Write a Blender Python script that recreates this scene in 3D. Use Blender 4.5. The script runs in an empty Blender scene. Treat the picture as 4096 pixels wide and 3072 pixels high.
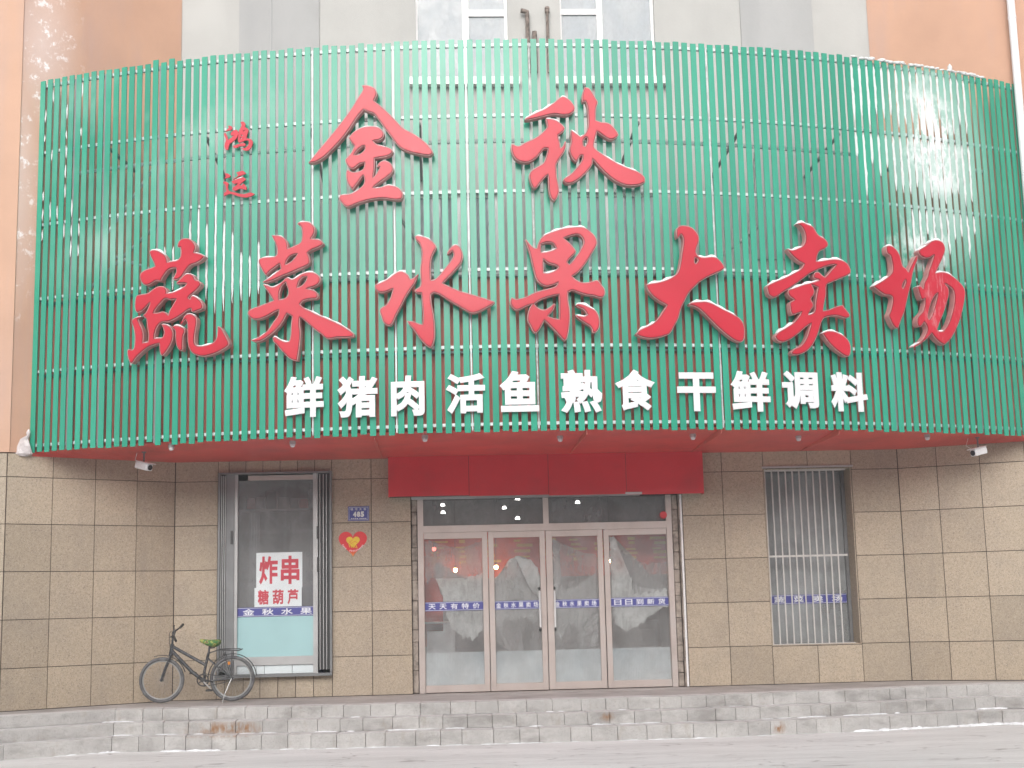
import bpy, bmesh, math, random
from mathutils import Vector, Matrix
from math import sin, cos, radians as rad, pi, hypot
random.seed(7)
S = bpy.context.scene
C = S.collection

# ------------------------------------------------------------------ camera
FPX, PITCH, YAW, ROLL = 5552.9, 0.1575, 0.0539, -0.0242
CAMZ = 1.60
FW = Vector((0.05322615, 0.98618858, 0.15684089))
RT = Vector((0.99845929, -0.05009202, -0.02387108))
UP = Vector((0.01568491, -0.15786981, 0.98733536))
CAM = Vector((0, 0, CAMZ))
cd = bpy.data.cameras.new('camera'); cam = bpy.data.objects.new('camera', cd); C.objects.link(cam)
cd.sensor_width = 36; cd.lens = FPX / 4096 * 36; cd.clip_end = 2000
cam.matrix_world = Matrix(((RT.x, UP.x, -FW.x, 0), (RT.y, UP.y, -FW.y, 0), (RT.z, UP.z, -FW.z, CAMZ), (0, 0, 0, 1)))
S.camera = cam

# ------------------------------------------------------------------ light
SUN_EL, SUN_AZ = rad(30), rad(188)       # azimuth clockwise from +Y : the light comes from behind the viewer
w = bpy.data.worlds.new("World"); S.world = w; w.use_nodes = True
nt = w.node_tree; bg = nt.nodes['Background']
sky = nt.nodes.new('ShaderNodeTexSky'); sky.sky_type = 'NISHITA'; sky.sun_disc = False
sky.sun_elevation = SUN_EL; sky.sun_rotation = SUN_AZ; sky.dust_density = 4; sky.air_density = 1.0
hs = nt.nodes.new('ShaderNodeHueSaturation'); hs.inputs['Saturation'].default_value = .22
nt.links.new(sky.outputs[0], hs.inputs['Color']); nt.links.new(hs.outputs[0], bg.inputs[0])
bg.inputs[1].default_value = 0.145
sl = bpy.data.lights.new('sun', 'SUN'); sl.energy = 1.1; sl.angle = rad(60); sl.color = (1, .97, .93)
sun = bpy.data.objects.new('sun', sl); C.objects.link(sun)
sd = Vector((sin(SUN_AZ) * cos(SUN_EL), cos(SUN_AZ) * cos(SUN_EL), sin(SUN_EL)))
sun.rotation_euler = sd.to_track_quat('Z', 'Y').to_euler()
S.view_settings.view_transform = 'Standard'; S.view_settings.look = 'None'
S.view_settings.exposure = 0.43; S.view_settings.gamma = 1; S.view_settings.use_curve_mapping = False

HAZE = .0045
# ------------------------------------------------------------------ picture <-> place helpers
D = 19.158                       # distance of the main wall plane
def ray(px, py):
    return (FW * FPX + RT * (px - 2048) - UP * (py - 1536)).normalized()
def cr(ox, oy, s): return lambda x, y: (ox + x / s, oy + y / s)
def onY(q, Y=D):
    d = ray(*q); return CAM + d * (Y / d.y)
def onZ(q, z):
    d = ray(*q); return CAM + d * ((z - CAMZ) / d.z)
CX, CY, RS = 1.205, 32.5, 15.83  # arc of the slat screen
ZB, ZT = 3.67, 8.68
def arc(s, r=RS, z=0):
    a = s / RS; return Vector((CX + r * sin(a), CY - r * cos(a), z))
def hit_arc(q, r=RS):
    d = ray(*q); A = d.x**2 + d.y**2; B = -2 * (d.x * CX + d.y * CY); K = CX**2 + CY**2 - r * r
    t = (-B - math.sqrt(B * B - 4 * A * K)) / (2 * A); return CAM + d * t

# ------------------------------------------------------------------ materials
def sock(b, *names):
    for n in names:
        if n in b.inputs: return b.inputs[n]
class NG:
    def __init__(s, name):
        s.m = bpy.data.materials.new(name); s.m.use_nodes = True; s.t = s.m.node_tree
        s.b = s.t.nodes['Principled BSDF']; s.out = s.t.nodes['Material Output']
    def n(s, t, **k):
        x = s.t.nodes.new('ShaderNode' + t)
        for a, v in k.items(): setattr(x, a, v)
        return x
    def l(s, a, b): s.t.links.new(a, b)
    def pos(s, sc=(1, 1, 1)):
        g = s.n('NewGeometry'); m = s.n('Mapping'); m.inputs['Scale'].default_value = sc
        s.l(g.outputs['Position'], m.inputs['Vector']); return m.outputs[0]
    def noise(s, scale, detail=3, rough=.5, sc=(1, 1, 1), vec=None):
        x = s.n('TexNoise'); x.inputs['Scale'].default_value = scale; x.inputs['Detail'].default_value = detail
        x.inputs['Roughness'].default_value = rough
        s.l(vec if vec is not None else s.pos(sc), x.inputs['Vector']); return x.outputs['Fac']
    def ramp(s, fac, stops, interp='LINEAR'):
        r = s.n('ValToRGB'); r.color_ramp.interpolation = interp; e = r.color_ramp.elements
        while len(e) < len(stops): e.new(.5)
        for i, (p, c) in enumerate(stops):
            e[i].position = p; e[i].color = (c, c, c, 1) if isinstance(c, (int, float)) else (*c, 1)
        s.l(fac, r.inputs[0]); return r.outputs[0]
    def mix(s, fac, a, b, mode='MIX'):
        x = s.n('MixRGB', blend_type=mode)
        for i, v in ((0, fac), (1, a), (2, b)):
            if isinstance(v, (int, float)): x.inputs[i].default_value = v if i == 0 else (v, v, v, 1)
            elif isinstance(v, (tuple, list)): x.inputs[i].default_value = (*v, 1)
            else: s.l(v, x.inputs[i])
        return x.outputs[0]
    def math(s, op, a, b=0., c=None, clamp=False):
        x = s.n('Math', operation=op); x.use_clamp = clamp
        for i, v in enumerate((a, b) if c is None else (a, b, c)):
            if isinstance(v, (int, float)): x.inputs[i].default_value = v
            else: s.l(v, x.inputs[i])
        return x.outputs[0]
    def rnd(s):
        return s.n('ObjectInfo').outputs['Random']
    def bump(s, h, strength=.3, dist=.01):
        b = s.n('Bump'); b.inputs['Strength'].default_value = strength; b.inputs['Distance'].default_value = dist
        s.l(h, b.inputs['Height']); s.l(b.outputs[0], s.b.inputs['Normal'])
    def base(s, v):
        i = s.b.inputs['Base Color']
        if isinstance(v, (tuple, list)): i.default_value = (*v, 1)
        else: s.l(v, i)
    def set(s, rough=None, metal=None, alpha=None, spec=None, coat=None):
        if rough is not None: s.b.inputs['Roughness'].default_value = rough
        if metal is not None: s.b.inputs['Metallic'].default_value = metal
        if alpha is not None:
            if isinstance(alpha, (int, float)): s.b.inputs['Alpha'].default_value = alpha
            else: s.l(alpha, s.b.inputs['Alpha'])
        if spec is not None: sock(s.b, 'Specular IOR Level', 'Specular').default_value = spec
        if coat is not None: s.b.inputs['Coat Weight'].default_value = coat; s.b.inputs['Coat Roughness'].default_value = .08
def simple(name, col, rough=.6, metal=0, var=.12, scale=4, bump=0, dirt=None, spec=None, coat=None, rvar=0):
    g = NG(name); n = g.noise(scale, 4, .6)
    lo = tuple(c * (1 - var) for c in col); hi = tuple(min(1, c * (1 + var)) for c in col)
    c = g.ramp(n, [(.3, lo), (.7, hi)])
    if dirt: c = g.mix(g.ramp(g.noise(dirt[0], 5, .65), [(.5, 0), (.75, dirt[2])]), c, dirt[1])
    if rvar: c = g.mix(rvar, c, g.mix(1, c, g.ramp(g.rnd(), [(0, .45), (1, 1.3)]), 'MULTIPLY'))
    g.base(c); g.set(rough, metal, spec=spec, coat=coat)
    if bump: g.bump(g.noise(scale * 12, 3), bump, .01)
    return g.m
def granite(name, c1, c2, dark, light, sc=1.0):
    g = NG(name)
    c = g.ramp(g.noise(34 * sc, 4, .7), [(.3, c1), (.7, c2)])
    c = g.mix(g.ramp(g.noise(62 * sc, 3, .6), [(.56, 0), (.66, .75)]), c, dark)
    c = g.mix(g.ramp(g.noise(75 * sc, 2, .6, vec=g.pos((1.1, 1.3, 1))), [(.6, 0), (.72, .6)]), c, light)
    c = g.mix(.16, c, g.mix(1, c, g.ramp(g.rnd(), [(0, .35), (1, 1.6)]), 'MULTIPLY'))
    c = g.mix(g.ramp(g.noise(6, 5, .7, vec=g.pos((1, 1, .12))), [(.55, 0), (.75, .3)]), c, (.24, .20, .17))
    c = g.mix(g.ramp(g.noise(1.3, 5, .6), [(.42, 0), (.75, .28)]), c, (.21, .19, .18))
    g.base(c); g.set(.55, spec=.35); g.bump(g.noise(90, 3), .12, .004); return g.m
M = {}
M['tile'] = granite('beige_granite', (.34, .275, .20), (.47, .39, .30), (.17, .145, .125), (.62, .56, .48))
M['joint'] = simple('dark_joint', (.05, .035, .03), .9)
# step stones : pale grey granite with rust and damp
g = NG('grey_stone')
c = g.ramp(g.noise(3.2, 5, .7), [(.3, (.36, .345, .335)), (.7, (.52, .505, .49))])
c = g.mix(g.ramp(g.noise(60, 3, .6), [(.56, 0), (.68, .5)]), c, (.22, .2, .19))
c = g.mix(g.ramp(g.noise(1.7, 4, .7, vec=g.pos((1, 1, 2.5))), [(.5, 0), (.66, .7)]), c, (.25, .235, .225)); c = g.mix(g.ramp(g.noise(5, 5, .75, vec=g.pos((1.5, 1, .5))), [(.56, 0), (.72, .5)]), c, (.30, .25, .20))
c = g.mix(.22, c, g.mix(1, c, g.ramp(g.rnd(), [(0, .55), (1, 1.25)]), 'MULTIPLY'))
def blob(g, x, y, z, rx, rz):
    gm = g.n('NewGeometry'); sb = g.n('VectorMath', operation='SUBTRACT'); sb.inputs[1].default_value = (x, y, z)
    g.l(gm.outputs['Position'], sb.inputs[0]); mu = g.n('VectorMath', operation='MULTIPLY'); mu.inputs[1].default_value = (1 / rx, .4, 1 / rz)
    g.l(sb.outputs[0], mu.inputs[0]); ln = g.n('VectorMath', operation='LENGTH'); g.l(mu.outputs[0], ln.inputs[0])
    return g.math('SUBTRACT', 1, ln.outputs['Value'], clamp=True)
rn = g.noise(9, 4, .7, vec=g.pos((1.4, 1, .6)))
for (x, y, z, rx, rz, k) in ((-2.72, 17.12, .22, .5, .10, 1.1), (-2.42, 17.1, .22, .3, .1, 1.6), (3.98, 16.75, .085, .09, .09, 1.6), (1.95, 16.95, .25, .12, .07, 1.0)):
    f = g.math('MULTIPLY', blob(g, x, y, z, rx, rz), g.ramp(rn, [(.42, 0), (.6, 1)])); f = g.math('MULTIPLY', f, k, clamp=True)
    c = g.mix(f, c, (.26, .13, .055))
gn = g.n('NewGeometry'); sx = g.n('SeparateXYZ'); g.l(gn.outputs['Normal'], sx.inputs[0])
c = g.mix(g.math('MULTIPLY', g.ramp(sx.outputs['Z'], [(.6, 0), (.95, 1)]), g.ramp(g.noise(6, 4, .6), [(.3, .25), (.65, .7)])), c, (.72, .72, .73))
g.base(c); g.set(.75); g.bump(g.noise(40, 4), .25, .006); M['stone'] = g.m
# ground : trampled snow and ice over paving
g = NG('snowy_paving')
c = g.ramp(g.noise(1.1, 6, .65, vec=g.pos((.35, 1.4, 1))), [(.3, (.62, .62, .62)), (.62, (.80, .80, .805))])
c = g.mix(g.ramp(g.noise(5, 6, .8, vec=g.pos((.5, 1.3, 1))), [(.62, 0), (.74, .45)]), c, (.46, .44, .43)); c = g.mix(g.ramp(g.noise(22, 5, .7), [(.4, 0), (.7, .25)]), c, (.55, .54, .53))
vo = g.n('TexVoronoi', feature='DISTANCE_TO_EDGE'); vo.inputs['Scale'].default_value = 1.4
mp = g.pos((.5, 1.3, 1)); dn = g.n('TexNoise'); dn.inputs['Scale'].default_value = 2; g.l(mp, dn.inputs['Vector'])
ad = g.n('VectorMath', operation='ADD'); g.l(mp, ad.inputs[0]); g.l(dn.outputs['Color'], ad.inputs[1]); g.l(ad.outputs[0], vo.inputs['Vector'])
cr_ = g.math('MULTIPLY', g.ramp(vo.outputs['Distance'], [(0, 1), (.02, 0)]), g.ramp(g.noise(2.3, 3), [(.42, 0), (.6, .8)]))
c = g.mix(cr_, c, (.2, .18, .18)); c = g.mix(g.ramp(g.noise(9, 3, .5, vec=g.pos((.45, 2.2, 1))), [(.72, 0), (.76, .7)]), c, (.25, .22, .21))
g.base(c); g.set(.55); g.bump(g.noise(5, 6, .7), .35, .02); M['ground'] = g.m
M['platform'] = simple('platform_stone', (.38, .355, .345), .7, var=.2, scale=2.5, bump=.2, dirt=(1.5, (.2, .18, .17), .6))
# plasters
def plaster(name, c, stain, k=.3, speck=None):
    g = NG(name)
    col = g.ramp(g.noise(.9, 5, .6), [(.3, tuple(x * .9 for x in c)), (.7, tuple(min(1, x * 1.07) for x in c))])
    col = g.mix(g.ramp(g.noise(1.0, 5, .65, vec=g.pos((2.2, 2.2, .35))), [(.5, 0), (.72, k)]), col, stain)
    if speck:
        f = blob(g, *speck[0]); 
        for sp in speck[1:]: f = g.math('MAXIMUM', f, blob(g, *sp))
        f2 = g.math('MULTIPLY', g.math('POWER', f, .6), g.ramp(g.noise(7, 6, .8, vec=g.pos((1, 1, .9))), [(.55, 0), (.62, .9)]), clamp=True)
        f3 = g.math('MULTIPLY', f, .55, clamp=True)
        col = g.mix(f3, col, (.72, .64, .62)); col = g.mix(f2, col, (.9, .9, .92))
    g.base(col); g.set(.85); g.bump(g.noise(30, 4), .12, .01); return g.m
M['orange'] = plaster('orange_plaster', (.53, .315, .22), (.44, .30, .26), .6,
                      speck=[(-5.25, 18.05, 9.2, .5, 1.5), (-5.5, 17.95, 7.3, .3, 2.2)])
M['orange_far'] = plaster('orange_plaster_front', (.56, .35, .25), (.48, .34, .29), .45)
M['grey_plaster'] = plaster('grey_plaster', (.45, .445, .43), (.40, .395, .385), .5)
M['grey_panel'] = plaster('grey_render_panel', (.38, .38, .38), (.33, .33, .335), .6)
# green slats : lacquered aluminium, with rime on the upper right and sky glare painted in
g = NG('green_slat')
c = g.ramp(g.noise(1.5, 4, .6, vec=g.pos((1, 1, .3))), [(.3, (.022, .27, .175)), (.7, (.032, .33, .22))])
c = g.mix(.12, c, g.mix(1, c, g.ramp(g.rnd(), [(0, .3), (1, 1.7)]), 'MULTIPLY'))
c = g.mix(g.ramp(g.noise(5, 5, .75, vec=g.pos((1, 1, .18))), [(.52, 0), (.78, .35)]), c, (.10, .22, .16))
film = g.math('MULTIPLY', g.ramp(g.noise(1.0, 4, .55, vec=g.pos((1, 1, .8))), [(.45, 0), (.72, .55)]),  # pale sky reflection painted into the colour of the upper left slats
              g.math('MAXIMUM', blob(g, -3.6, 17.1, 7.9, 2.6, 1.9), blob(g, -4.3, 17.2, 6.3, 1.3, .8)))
c = g.mix(g.math('MULTIPLY', film, 1.0, clamp=True), c, (.55, .72, .66))  # film here is the painted sky reflection
f = g.math('MAXIMUM', blob(g, 6.75, 17.6, 7.6, .75, 1.3), g.math('MULTIPLY', blob(g, 6.35, 17.4, 6.15, .7, .75), .6))
f = g.math('SUBTRACT', f, g.ramp(g.noise(1.6, 4, .6), [(.3, 0), (.7, .5)]), clamp=True)
e = g.ramp(g.noise(3.2, 6, .72, vec=g.pos((1, 1, .55))), [(.38, 0), (.52, 1)])
ff = g.math('MULTIPLY', g.math('MULTIPLY', g.math('POWER', f, .6), e), 1.5, clamp=True)
ff = g.math('MAXIMUM', ff, g.math('MULTIPLY', blob(g, 6.75, 17.6, 7.35, 1.0, 1.9), .65, clamp=True))  # smooth glare painted into the colour around the rime
c = g.mix(ff, c, (.78, .83, .83))
g.base(c); g.set(.22, spec=.5); g.l(g.math('ADD', g.math('MULTIPLY', ff, .5), .2), g.b.inputs['Roughness'])
M['slat'] = g.m
M['galv'] = simple('galvanised_tube', (.52, .53, .54), .45, .35, var=.25, scale=9)
M['railm'] = simple('bright_rail', (.72, .73, .75), .4, .1, var=.12, scale=9)
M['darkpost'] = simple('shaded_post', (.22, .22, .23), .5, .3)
M['brace'] = simple('brace_tube', (.5, .5, .5), .6, .2, var=.4, scale=20)
M['board'] = simple('red_cladding', (.62, .18, .14), .45, var=.15, scale=1.5)
M['soffit'] = simple('red_soffit', (.64, .085, .075), .4, var=.15, scale=1.2, dirt=(2, (.33, .08, .07), .45))
M['panel'] = simple('red_panel', (.62, .035, .05), .38, var=.09, scale=1.3, dirt=(2.2, (.36, .045, .05), .45), bump=.05)
M['roof'] = simple('canopy_roof', (.5, .5, .5), .8)
g = NG('letter_face')
c = g.ramp(g.noise(1.6, 3), [(.3, (.47, .013, .032)), (.7, (.54, .022, .045))])
fr = g.math('MULTIPLY', blob(g, 6.55, 17.2, 5.35, .35, .75), g.ramp(g.noise(9, 4, .7, vec=g.pos((2.5, 1, .5))), [(.52, 0), (.68, .4)]), clamp=True)
c = g.mix(fr, c, (.8, .72, .74)); g.base(c); g.set(.18, spec=.38); M['red'] = g.m
M['redside'] = simple('letter_side', (.50, .22, .22), .45, var=.2, scale=7)
M['groove_shade'] = simple('letter_groove_shade', (.16, .012, .02), .6)
M['white'] = simple('white_acrylic', (.74, .74, .76), .35, var=.03)
M['snow'] = simple('snow', (.86, .87, .9), .8, var=.05, scale=9, bump=.3)
M['rime'] = simple('rime', (.66, .68, .68), .85, var=.08, scale=14, bump=.3)
M['alu'] = simple('champagne_aluminium', (.50, .43, .40), .38, .25, var=.12, scale=3, dirt=(3, (.42, .40, .39), .7))
M['alu2'] = simple('silver_aluminium', (.48, .48, .48), .35, .4, var=.1)
M['greymetal'] = simple('grey_steel', (.2, .205, .21), .45, .3, var=.15)
M['darkmetal'] = simple('dark_steel', (.06, .06, .062), .5, .3)
M['bar'] = simple('window_bar', (.52, .50, .48), .4, .2)
M['upvc'] = simple('white_window_frame', (.78, .77, .77), .4, var=.05)
M['backdrop'] = simple('grey_blue_blind', (.37, .40, .43), .7, var=.06)
M['blue'] = simple('blue_vinyl', (.07, .075, .29), .4, var=.06)
M['bluetxt'] = simple('pale_lettering', (.72, .74, .78), .5, var=.04)
M['poster'] = simple('poster_paper', (.66, .72, .74), .7, var=.05)
M['postertxt'] = simple('poster_red_print', (.5, .05, .075), .6, var=.1)
M['signblue'] = simple('enamel_blue', (.05, .06, .27), .35)
M['silverprint'] = simple('silver_print', (.62, .64, .6), .4, .2)
M['yellow'] = simple('yellow_print', (.72, .5, .03), .45)
M['black'] = simple('black_rubber', (.035, .035, .035), .6, bump=.1)
M['bike'] = simple('worn_dark_frame', (.06, .063, .07), .4, .4, var=.4, scale=20, dirt=(25, (.35, .35, .34), .6))
M['tyre'] = simple('dusty_tyre', (.10, .10, .105), .75, var=.3, scale=25, dirt=(12, (.28, .28, .28), .6))
M['chrome'] = simple('dull_chrome', (.42, .42, .42), .3, .6)
M['handle'] = simple('bright_handle', (.8, .8, .8), .2, .3)
M['orange_r'] = simple('amber_reflector', (.7, .25, .03), .3)
M['lens'] = simple('dark_lens', (.02, .02, .025), .1)
M['camwhite'] = simple('camera_housing', (.75, .75, .77), .35)
M['bag'] = simple('dirty_plastic_bag', (.55, .5, .5), .4, var=.2, scale=12)
M['foam'] = simple('torn_mortar', (.34, .29, .25), .9, var=.35, scale=11, bump=.6, dirt=(9, (.08, .07, .065), .85))
M['rust'] = simple('rusty_pipe', (.2, .16, .14), .8, var=.6, scale=22, bump=.4)
M['pipewhite'] = simple('white_pvc', (.8, .8, .82), .4, var=.04)
M['wood'] = simple('interior_wall', (.5, .48, .46), .7)
M['ceil'] = simple('interior_ceiling', (.5, .5, .5), .7)
M['banner'] = simple('red_banner', (.75, .10, .06), .6, var=.3, scale=3)
M['inyellow'] = simple('banner_yellow', (.8, .55, .08), .6)
M['counter'] = simple('pale_counter', (.55, .58, .6), .5)
M['opp'] = plaster('opposite_render', (.5, .49, .48), (.35, .35, .35), .4)
M['oppglass'] = simple('opposite_glass', (.05, .055, .06), .2)
M['lilac'] = simple('faded_crate', (.22, .25, .45), .5)
# heart plate : red fading to yellow at its tip
g = NG('heart_enamel'); gm = g.n('NewGeometry'); sp = g.n('SeparateXYZ'); g.l(gm.outputs['Position'], sp.inputs[0])
c = g.ramp(g.math('MULTIPLY', g.math('SUBTRACT', sp.outputs['Z'], 2.27), 5, clamp=True), [(.0, (.8, .5, .04)), (.25, (.75, .2, .04)), (.6, (.66, .03, .04))])
g.base(c); g.set(.35); M['heart'] = g.m
def emis(name, col, e):
    g = NG(name); g.base(col); g.b.inputs['Emission Color'].default_value = (*col, 1); g.b.inputs['Emission Strength'].default_value = e; return g.m
M['spot'] = emis('lit_downlight', (1, .97, .92), 30)
M['warm'] = emis('warm_bulb', (1, .6, .25), 60)
M['redlamp'] = emis('red_bulb', (1, .15, .12), 6)
# glass : clear pane with a thin fog of breath and dust
def glass(name, fog, tint, rough=.03, noise_sc=3.0, lo=.35, hi=.7):
    g = NG(name); g.t.nodes.remove(g.b)
    tr = g.n('BsdfTransparent'); gl = g.n('BsdfGlossy'); gl.inputs['Roughness'].default_value = rough
    fr = g.n('Fresnel'); fr.inputs['IOR'].default_value = 1.5
    m1 = g.n('MixShader'); g.l(g.math('ADD', g.math('MULTIPLY', fr.outputs[0], 2.0), .04, clamp=True), m1.inputs[0]); g.l(tr.outputs[0], m1.inputs[1]); g.l(gl.outputs[0], m1.inputs[2])
    df = g.n('BsdfDiffuse'); df.inputs['Color'].default_value = (*tint, 1)
    f = g.ramp(g.noise(noise_sc, 5, .65, vec=g.pos((1, 1, .6))), [(lo, fog * .55), (hi, min(1, fog * 1.3))])
    m2 = g.n('MixShader'); g.l(f, m2.inputs[0]); g.l(m1.outputs[0], m2.inputs[1]); g.l(df.outputs[0], m2.inputs[2])
    g.l(m2.outputs[0], g.out.inputs['Surface']); return g.m
M['glass_door'] = glass('foggy_door_glass', .17, (.62, .61, .61))
M['glass_light'] = glass('misted_upper_glass', .85, (.42, .45, .48))
M['glass_top'] = glass('fogged_transom_glass', .5, (.26, .26, .265))
M['glass_win'] = glass('shop_window_glass', .38, (.36, .365, .37), noise_sc=1.2, lo=.4, hi=.62)
M['glass_dark'] = glass('barred_window_glass', .6, (.45, .47, .475), noise_sc=1.3)
def icemat(name, op, tint, a, b):
    g = NG(name); n1 = g.noise(7, 6, .7, vec=g.pos((1.6, 1, .5))); n2 = g.noise(2.2, 4, .6)
    al = g.math('MULTIPLY', g.ramp(n1, [(a, op * .45), (b, op)]), g.ramp(n2, [(.3, .6), (.62, 1)])); c = g.ramp(g.noise(15, 5, .7), [(.3, tuple(x * .72 for x in tint)), (.65, tint)])
    g.base(c); g.set(.5, alpha=al, spec=.3); g.bump(n1, .4, .01); return g.m
M['ice_old'] = glass('ice_film', .95, (.74, .76, .755), .3, 6, .2, .55)
M['ice_thin_old'] = glass('thin_ice_film', .6, (.58, .58, .575), .3, 4, .3, .62)
M['ice'] = icemat('ice_film', 1.0, (.84, .87, .86), .26, .5); M['ice_thin'] = icemat('thin_ice_film', .62, (.66, .66, .65), .35, .65)
g = NG('frosted_blue_film'); wv = g.n('TexWave', wave_type='BANDS', bands_direction='X'); wv.inputs['Scale'].default_value = 14; wv.inputs['Distortion'].default_value = .3
g.l(g.pos(), wv.inputs['Vector'])
c = g.ramp(g.noise(1.8, 4, .6), [(.3, (.55, .64, .68)), (.7, (.86, .92, .93))]); c = g.mix(.25, c, g.mix(1, c, g.ramp(wv.outputs['Fac'], [(0, .5), (1, 1.3)]), 'MULTIPLY'))
g.base(c); g.set(.25, alpha=.93); M['film'] = g.m
M['aqua'] = simple('aqua_film', (.36, .56, .58), .22, var=.06, scale=1.2)

# ------------------------------------------------------------------ mesh helpers
def link(name, me, mat, parent=None):
    o = bpy.data.objects.new(name, me); C.objects.link(o)
    if mat is not None and not me.materials:
        for x in (mat if isinstance(mat, (list, tuple)) else [mat]): me.materials.append(M[x] if isinstance(x, str) else x)
    if parent: o.parent = parent
    return o
def bx(bm, x0, x1, y0, y1, z0, z1, mi=0):
    vs = [bm.verts.new((x, y, z)) for x in (x0, x1) for y in (y0, y1) for z in (z0, z1)]
    for f in ((0, 1, 3, 2), (4, 6, 7, 5), (0, 4, 5, 1), (2, 3, 7, 6), (0, 2, 6, 4), (1, 5, 7, 3)):
        bm.faces.new([vs[i] for i in f]).material_index = mi
def obox(bm, o, u, v, n, du, dv, dn, mi=0):
    """box from corner o along unit vectors u,v,n"""
    vs = [bm.verts.new(o + u * (du * a) + v * (dv * b) + n * (dn * c)) for a in (0, 1) for b in (0, 1) for c in (0, 1)]
    for f in ((0, 1, 3, 2), (4, 6, 7, 5), (0, 4, 5, 1), (2, 3, 7, 6), (0, 2, 6, 4), (1, 5, 7, 3)):
        bm.faces.new([vs[i] for i in f]).material_index = mi
def tube(bm, pts, r, seg=8, mi=0, closed=False, cap=True):
    pts = [Vector(p) for p in pts]; n = len(pts); rings = []
    rr = r if isinstance(r, (list, tuple)) else [r] * n
    ref = None
    for i, p in enumerate(pts):
        a = pts[i - 1] if (i or closed) else p; b = pts[(i + 1) % n] if (i < n - 1 or closed) else p
        t = (b - a).normalized()
        if ref is None: ref = t.orthogonal().normalized()
        ref = (ref - t * ref.dot(t)).normalized(); q = t.cross(ref)
        rings.append([bm.verts.new(p + (ref * cos(2 * pi * k / seg) + q * sin(2 * pi * k / seg)) * rr[i]) for k in range(seg)])
    for i in range(n if closed else n - 1):
        A, B = rings[i], rings[(i + 1) % n]
        for k in range(seg): bm.faces.new((A[k], A[(k + 1) % seg], B[(k + 1) % seg], B[k])).material_index = mi
    if cap and not closed:
        bm.faces.new(rings[0][::-1]).material_index = mi; bm.faces.new(rings[-1]).material_index = mi
def done(bm, name, mat, parent=None, smooth=False, bevel=0):
    bmesh.ops.recalc_face_normals(bm, faces=bm.faces)
    if smooth:
        for e in bm.edges:
            if len(e.link_faces) == 2 and e.calc_face_angle(0) > .8: e.smooth = False
    me = bpy.data.meshes.new(name); bm.to_mesh(me); bm.free()
    if smooth:
        for p in me.polygons: p.use_smooth = True
    o = link(name, me, mat, parent)
    if bevel:
        m = o.modifiers.new('bevel', 'BEVEL'); m.width = bevel; m.segments = 1; m.limit_method = 'ANGLE'
    return o
def B(name, mat, parent, *boxes, bevel=0):
    bm = bmesh.new()
    for b in boxes: bx(bm, *b)
    return done(bm, name, mat, parent, bevel=bevel)
def thing(name, label, cat, loc=(0, 0, 0), group=None):
    o = bpy.data.objects.new(name, None); C.objects.link(o); o.location = loc; o.empty_display_size = .1
    o['label'] = label; o['category'] = cat
    if group: o['group'] = group
    return o
def tag(o, label, cat, group=None):
    o['label'] = label; o['category'] = cat
    if group: o['group'] = group
    return o
def keep(o, parent):      # parent already positioned things without moving them
    o.parent = parent; o.matrix_parent_inverse = Matrix.Translation(-Vector(parent.location)); return o
DG = None
def curve_mesh(cu):
    o = bpy.data.objects.new('tmp', cu); C.objects.link(o)
    dg = bpy.context.evaluated_depsgraph_get(); dg.update()
    me = bpy.data.meshes.new_from_object(o.evaluated_get(dg)); bpy.data.objects.remove(o); bpy.data.curves.remove(cu)
    me.materials.clear(); return me
GC = {}
def glyph(ch, bold):
    k = (ch, bold)
    if k not in GC:
        cu = bpy.data.curves.new('t', 'FONT'); cu.body = ch; cu.bevel_depth = bold; cu.bevel_resolution = 0; cu.extrude = .05; cu.resolution_u = 3
        me = curve_mesh(cu); vs = [v.co.copy() for v in me.vertices]; fs = [tuple(p.vertices) for p in me.polygons]; bpy.data.meshes.remove(me)
        x0 = min(v.x for v in vs); x1 = max(v.x for v in vs); y0 = min(v.y for v in vs); y1 = max(v.y for v in vs); zm = max(v.z for v in vs)
        out = [((v.x - x0) / (x1 - x0), (v.y - y0) / (y1 - y0), v.z / zm, abs(v.z) > zm * .95) for v in vs]
        GC[k] = (out, fs, (x1 - x0) / (y1 - y0))
    return GC[k]
def add_glyph(bm, ch, o, u, v, n, w, h, depth, bold=.03, mi=0):
    """glyph filling a w x h box at o (lower left), back at o, front at o+n*depth"""
    vs, fs, _ = glyph(ch, bold)
    bv = [bm.verts.new(o + u * (a * w) + v * (b * h) + n * ((depth if c > 0 else 0) - (0 if e else (.12 * depth if c > 0 else 0)))) for a, b, c, e in vs]
    for f in fs:
        try: bm.faces.new([bv[i] for i in f]).material_index = mi
        except ValueError: pass
X, Y_, Z = Vector((1, 0, 0)), Vector((0, 1, 0)), Vector((0, 0, 1))
N = Vector((0, -1, 0))
def PW(x, z, d):        # a point given on the wall plane, moved d behind it along the line of sight
    k = (D + d) / D; return x * k, CAMZ + (z - CAMZ) * k

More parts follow.
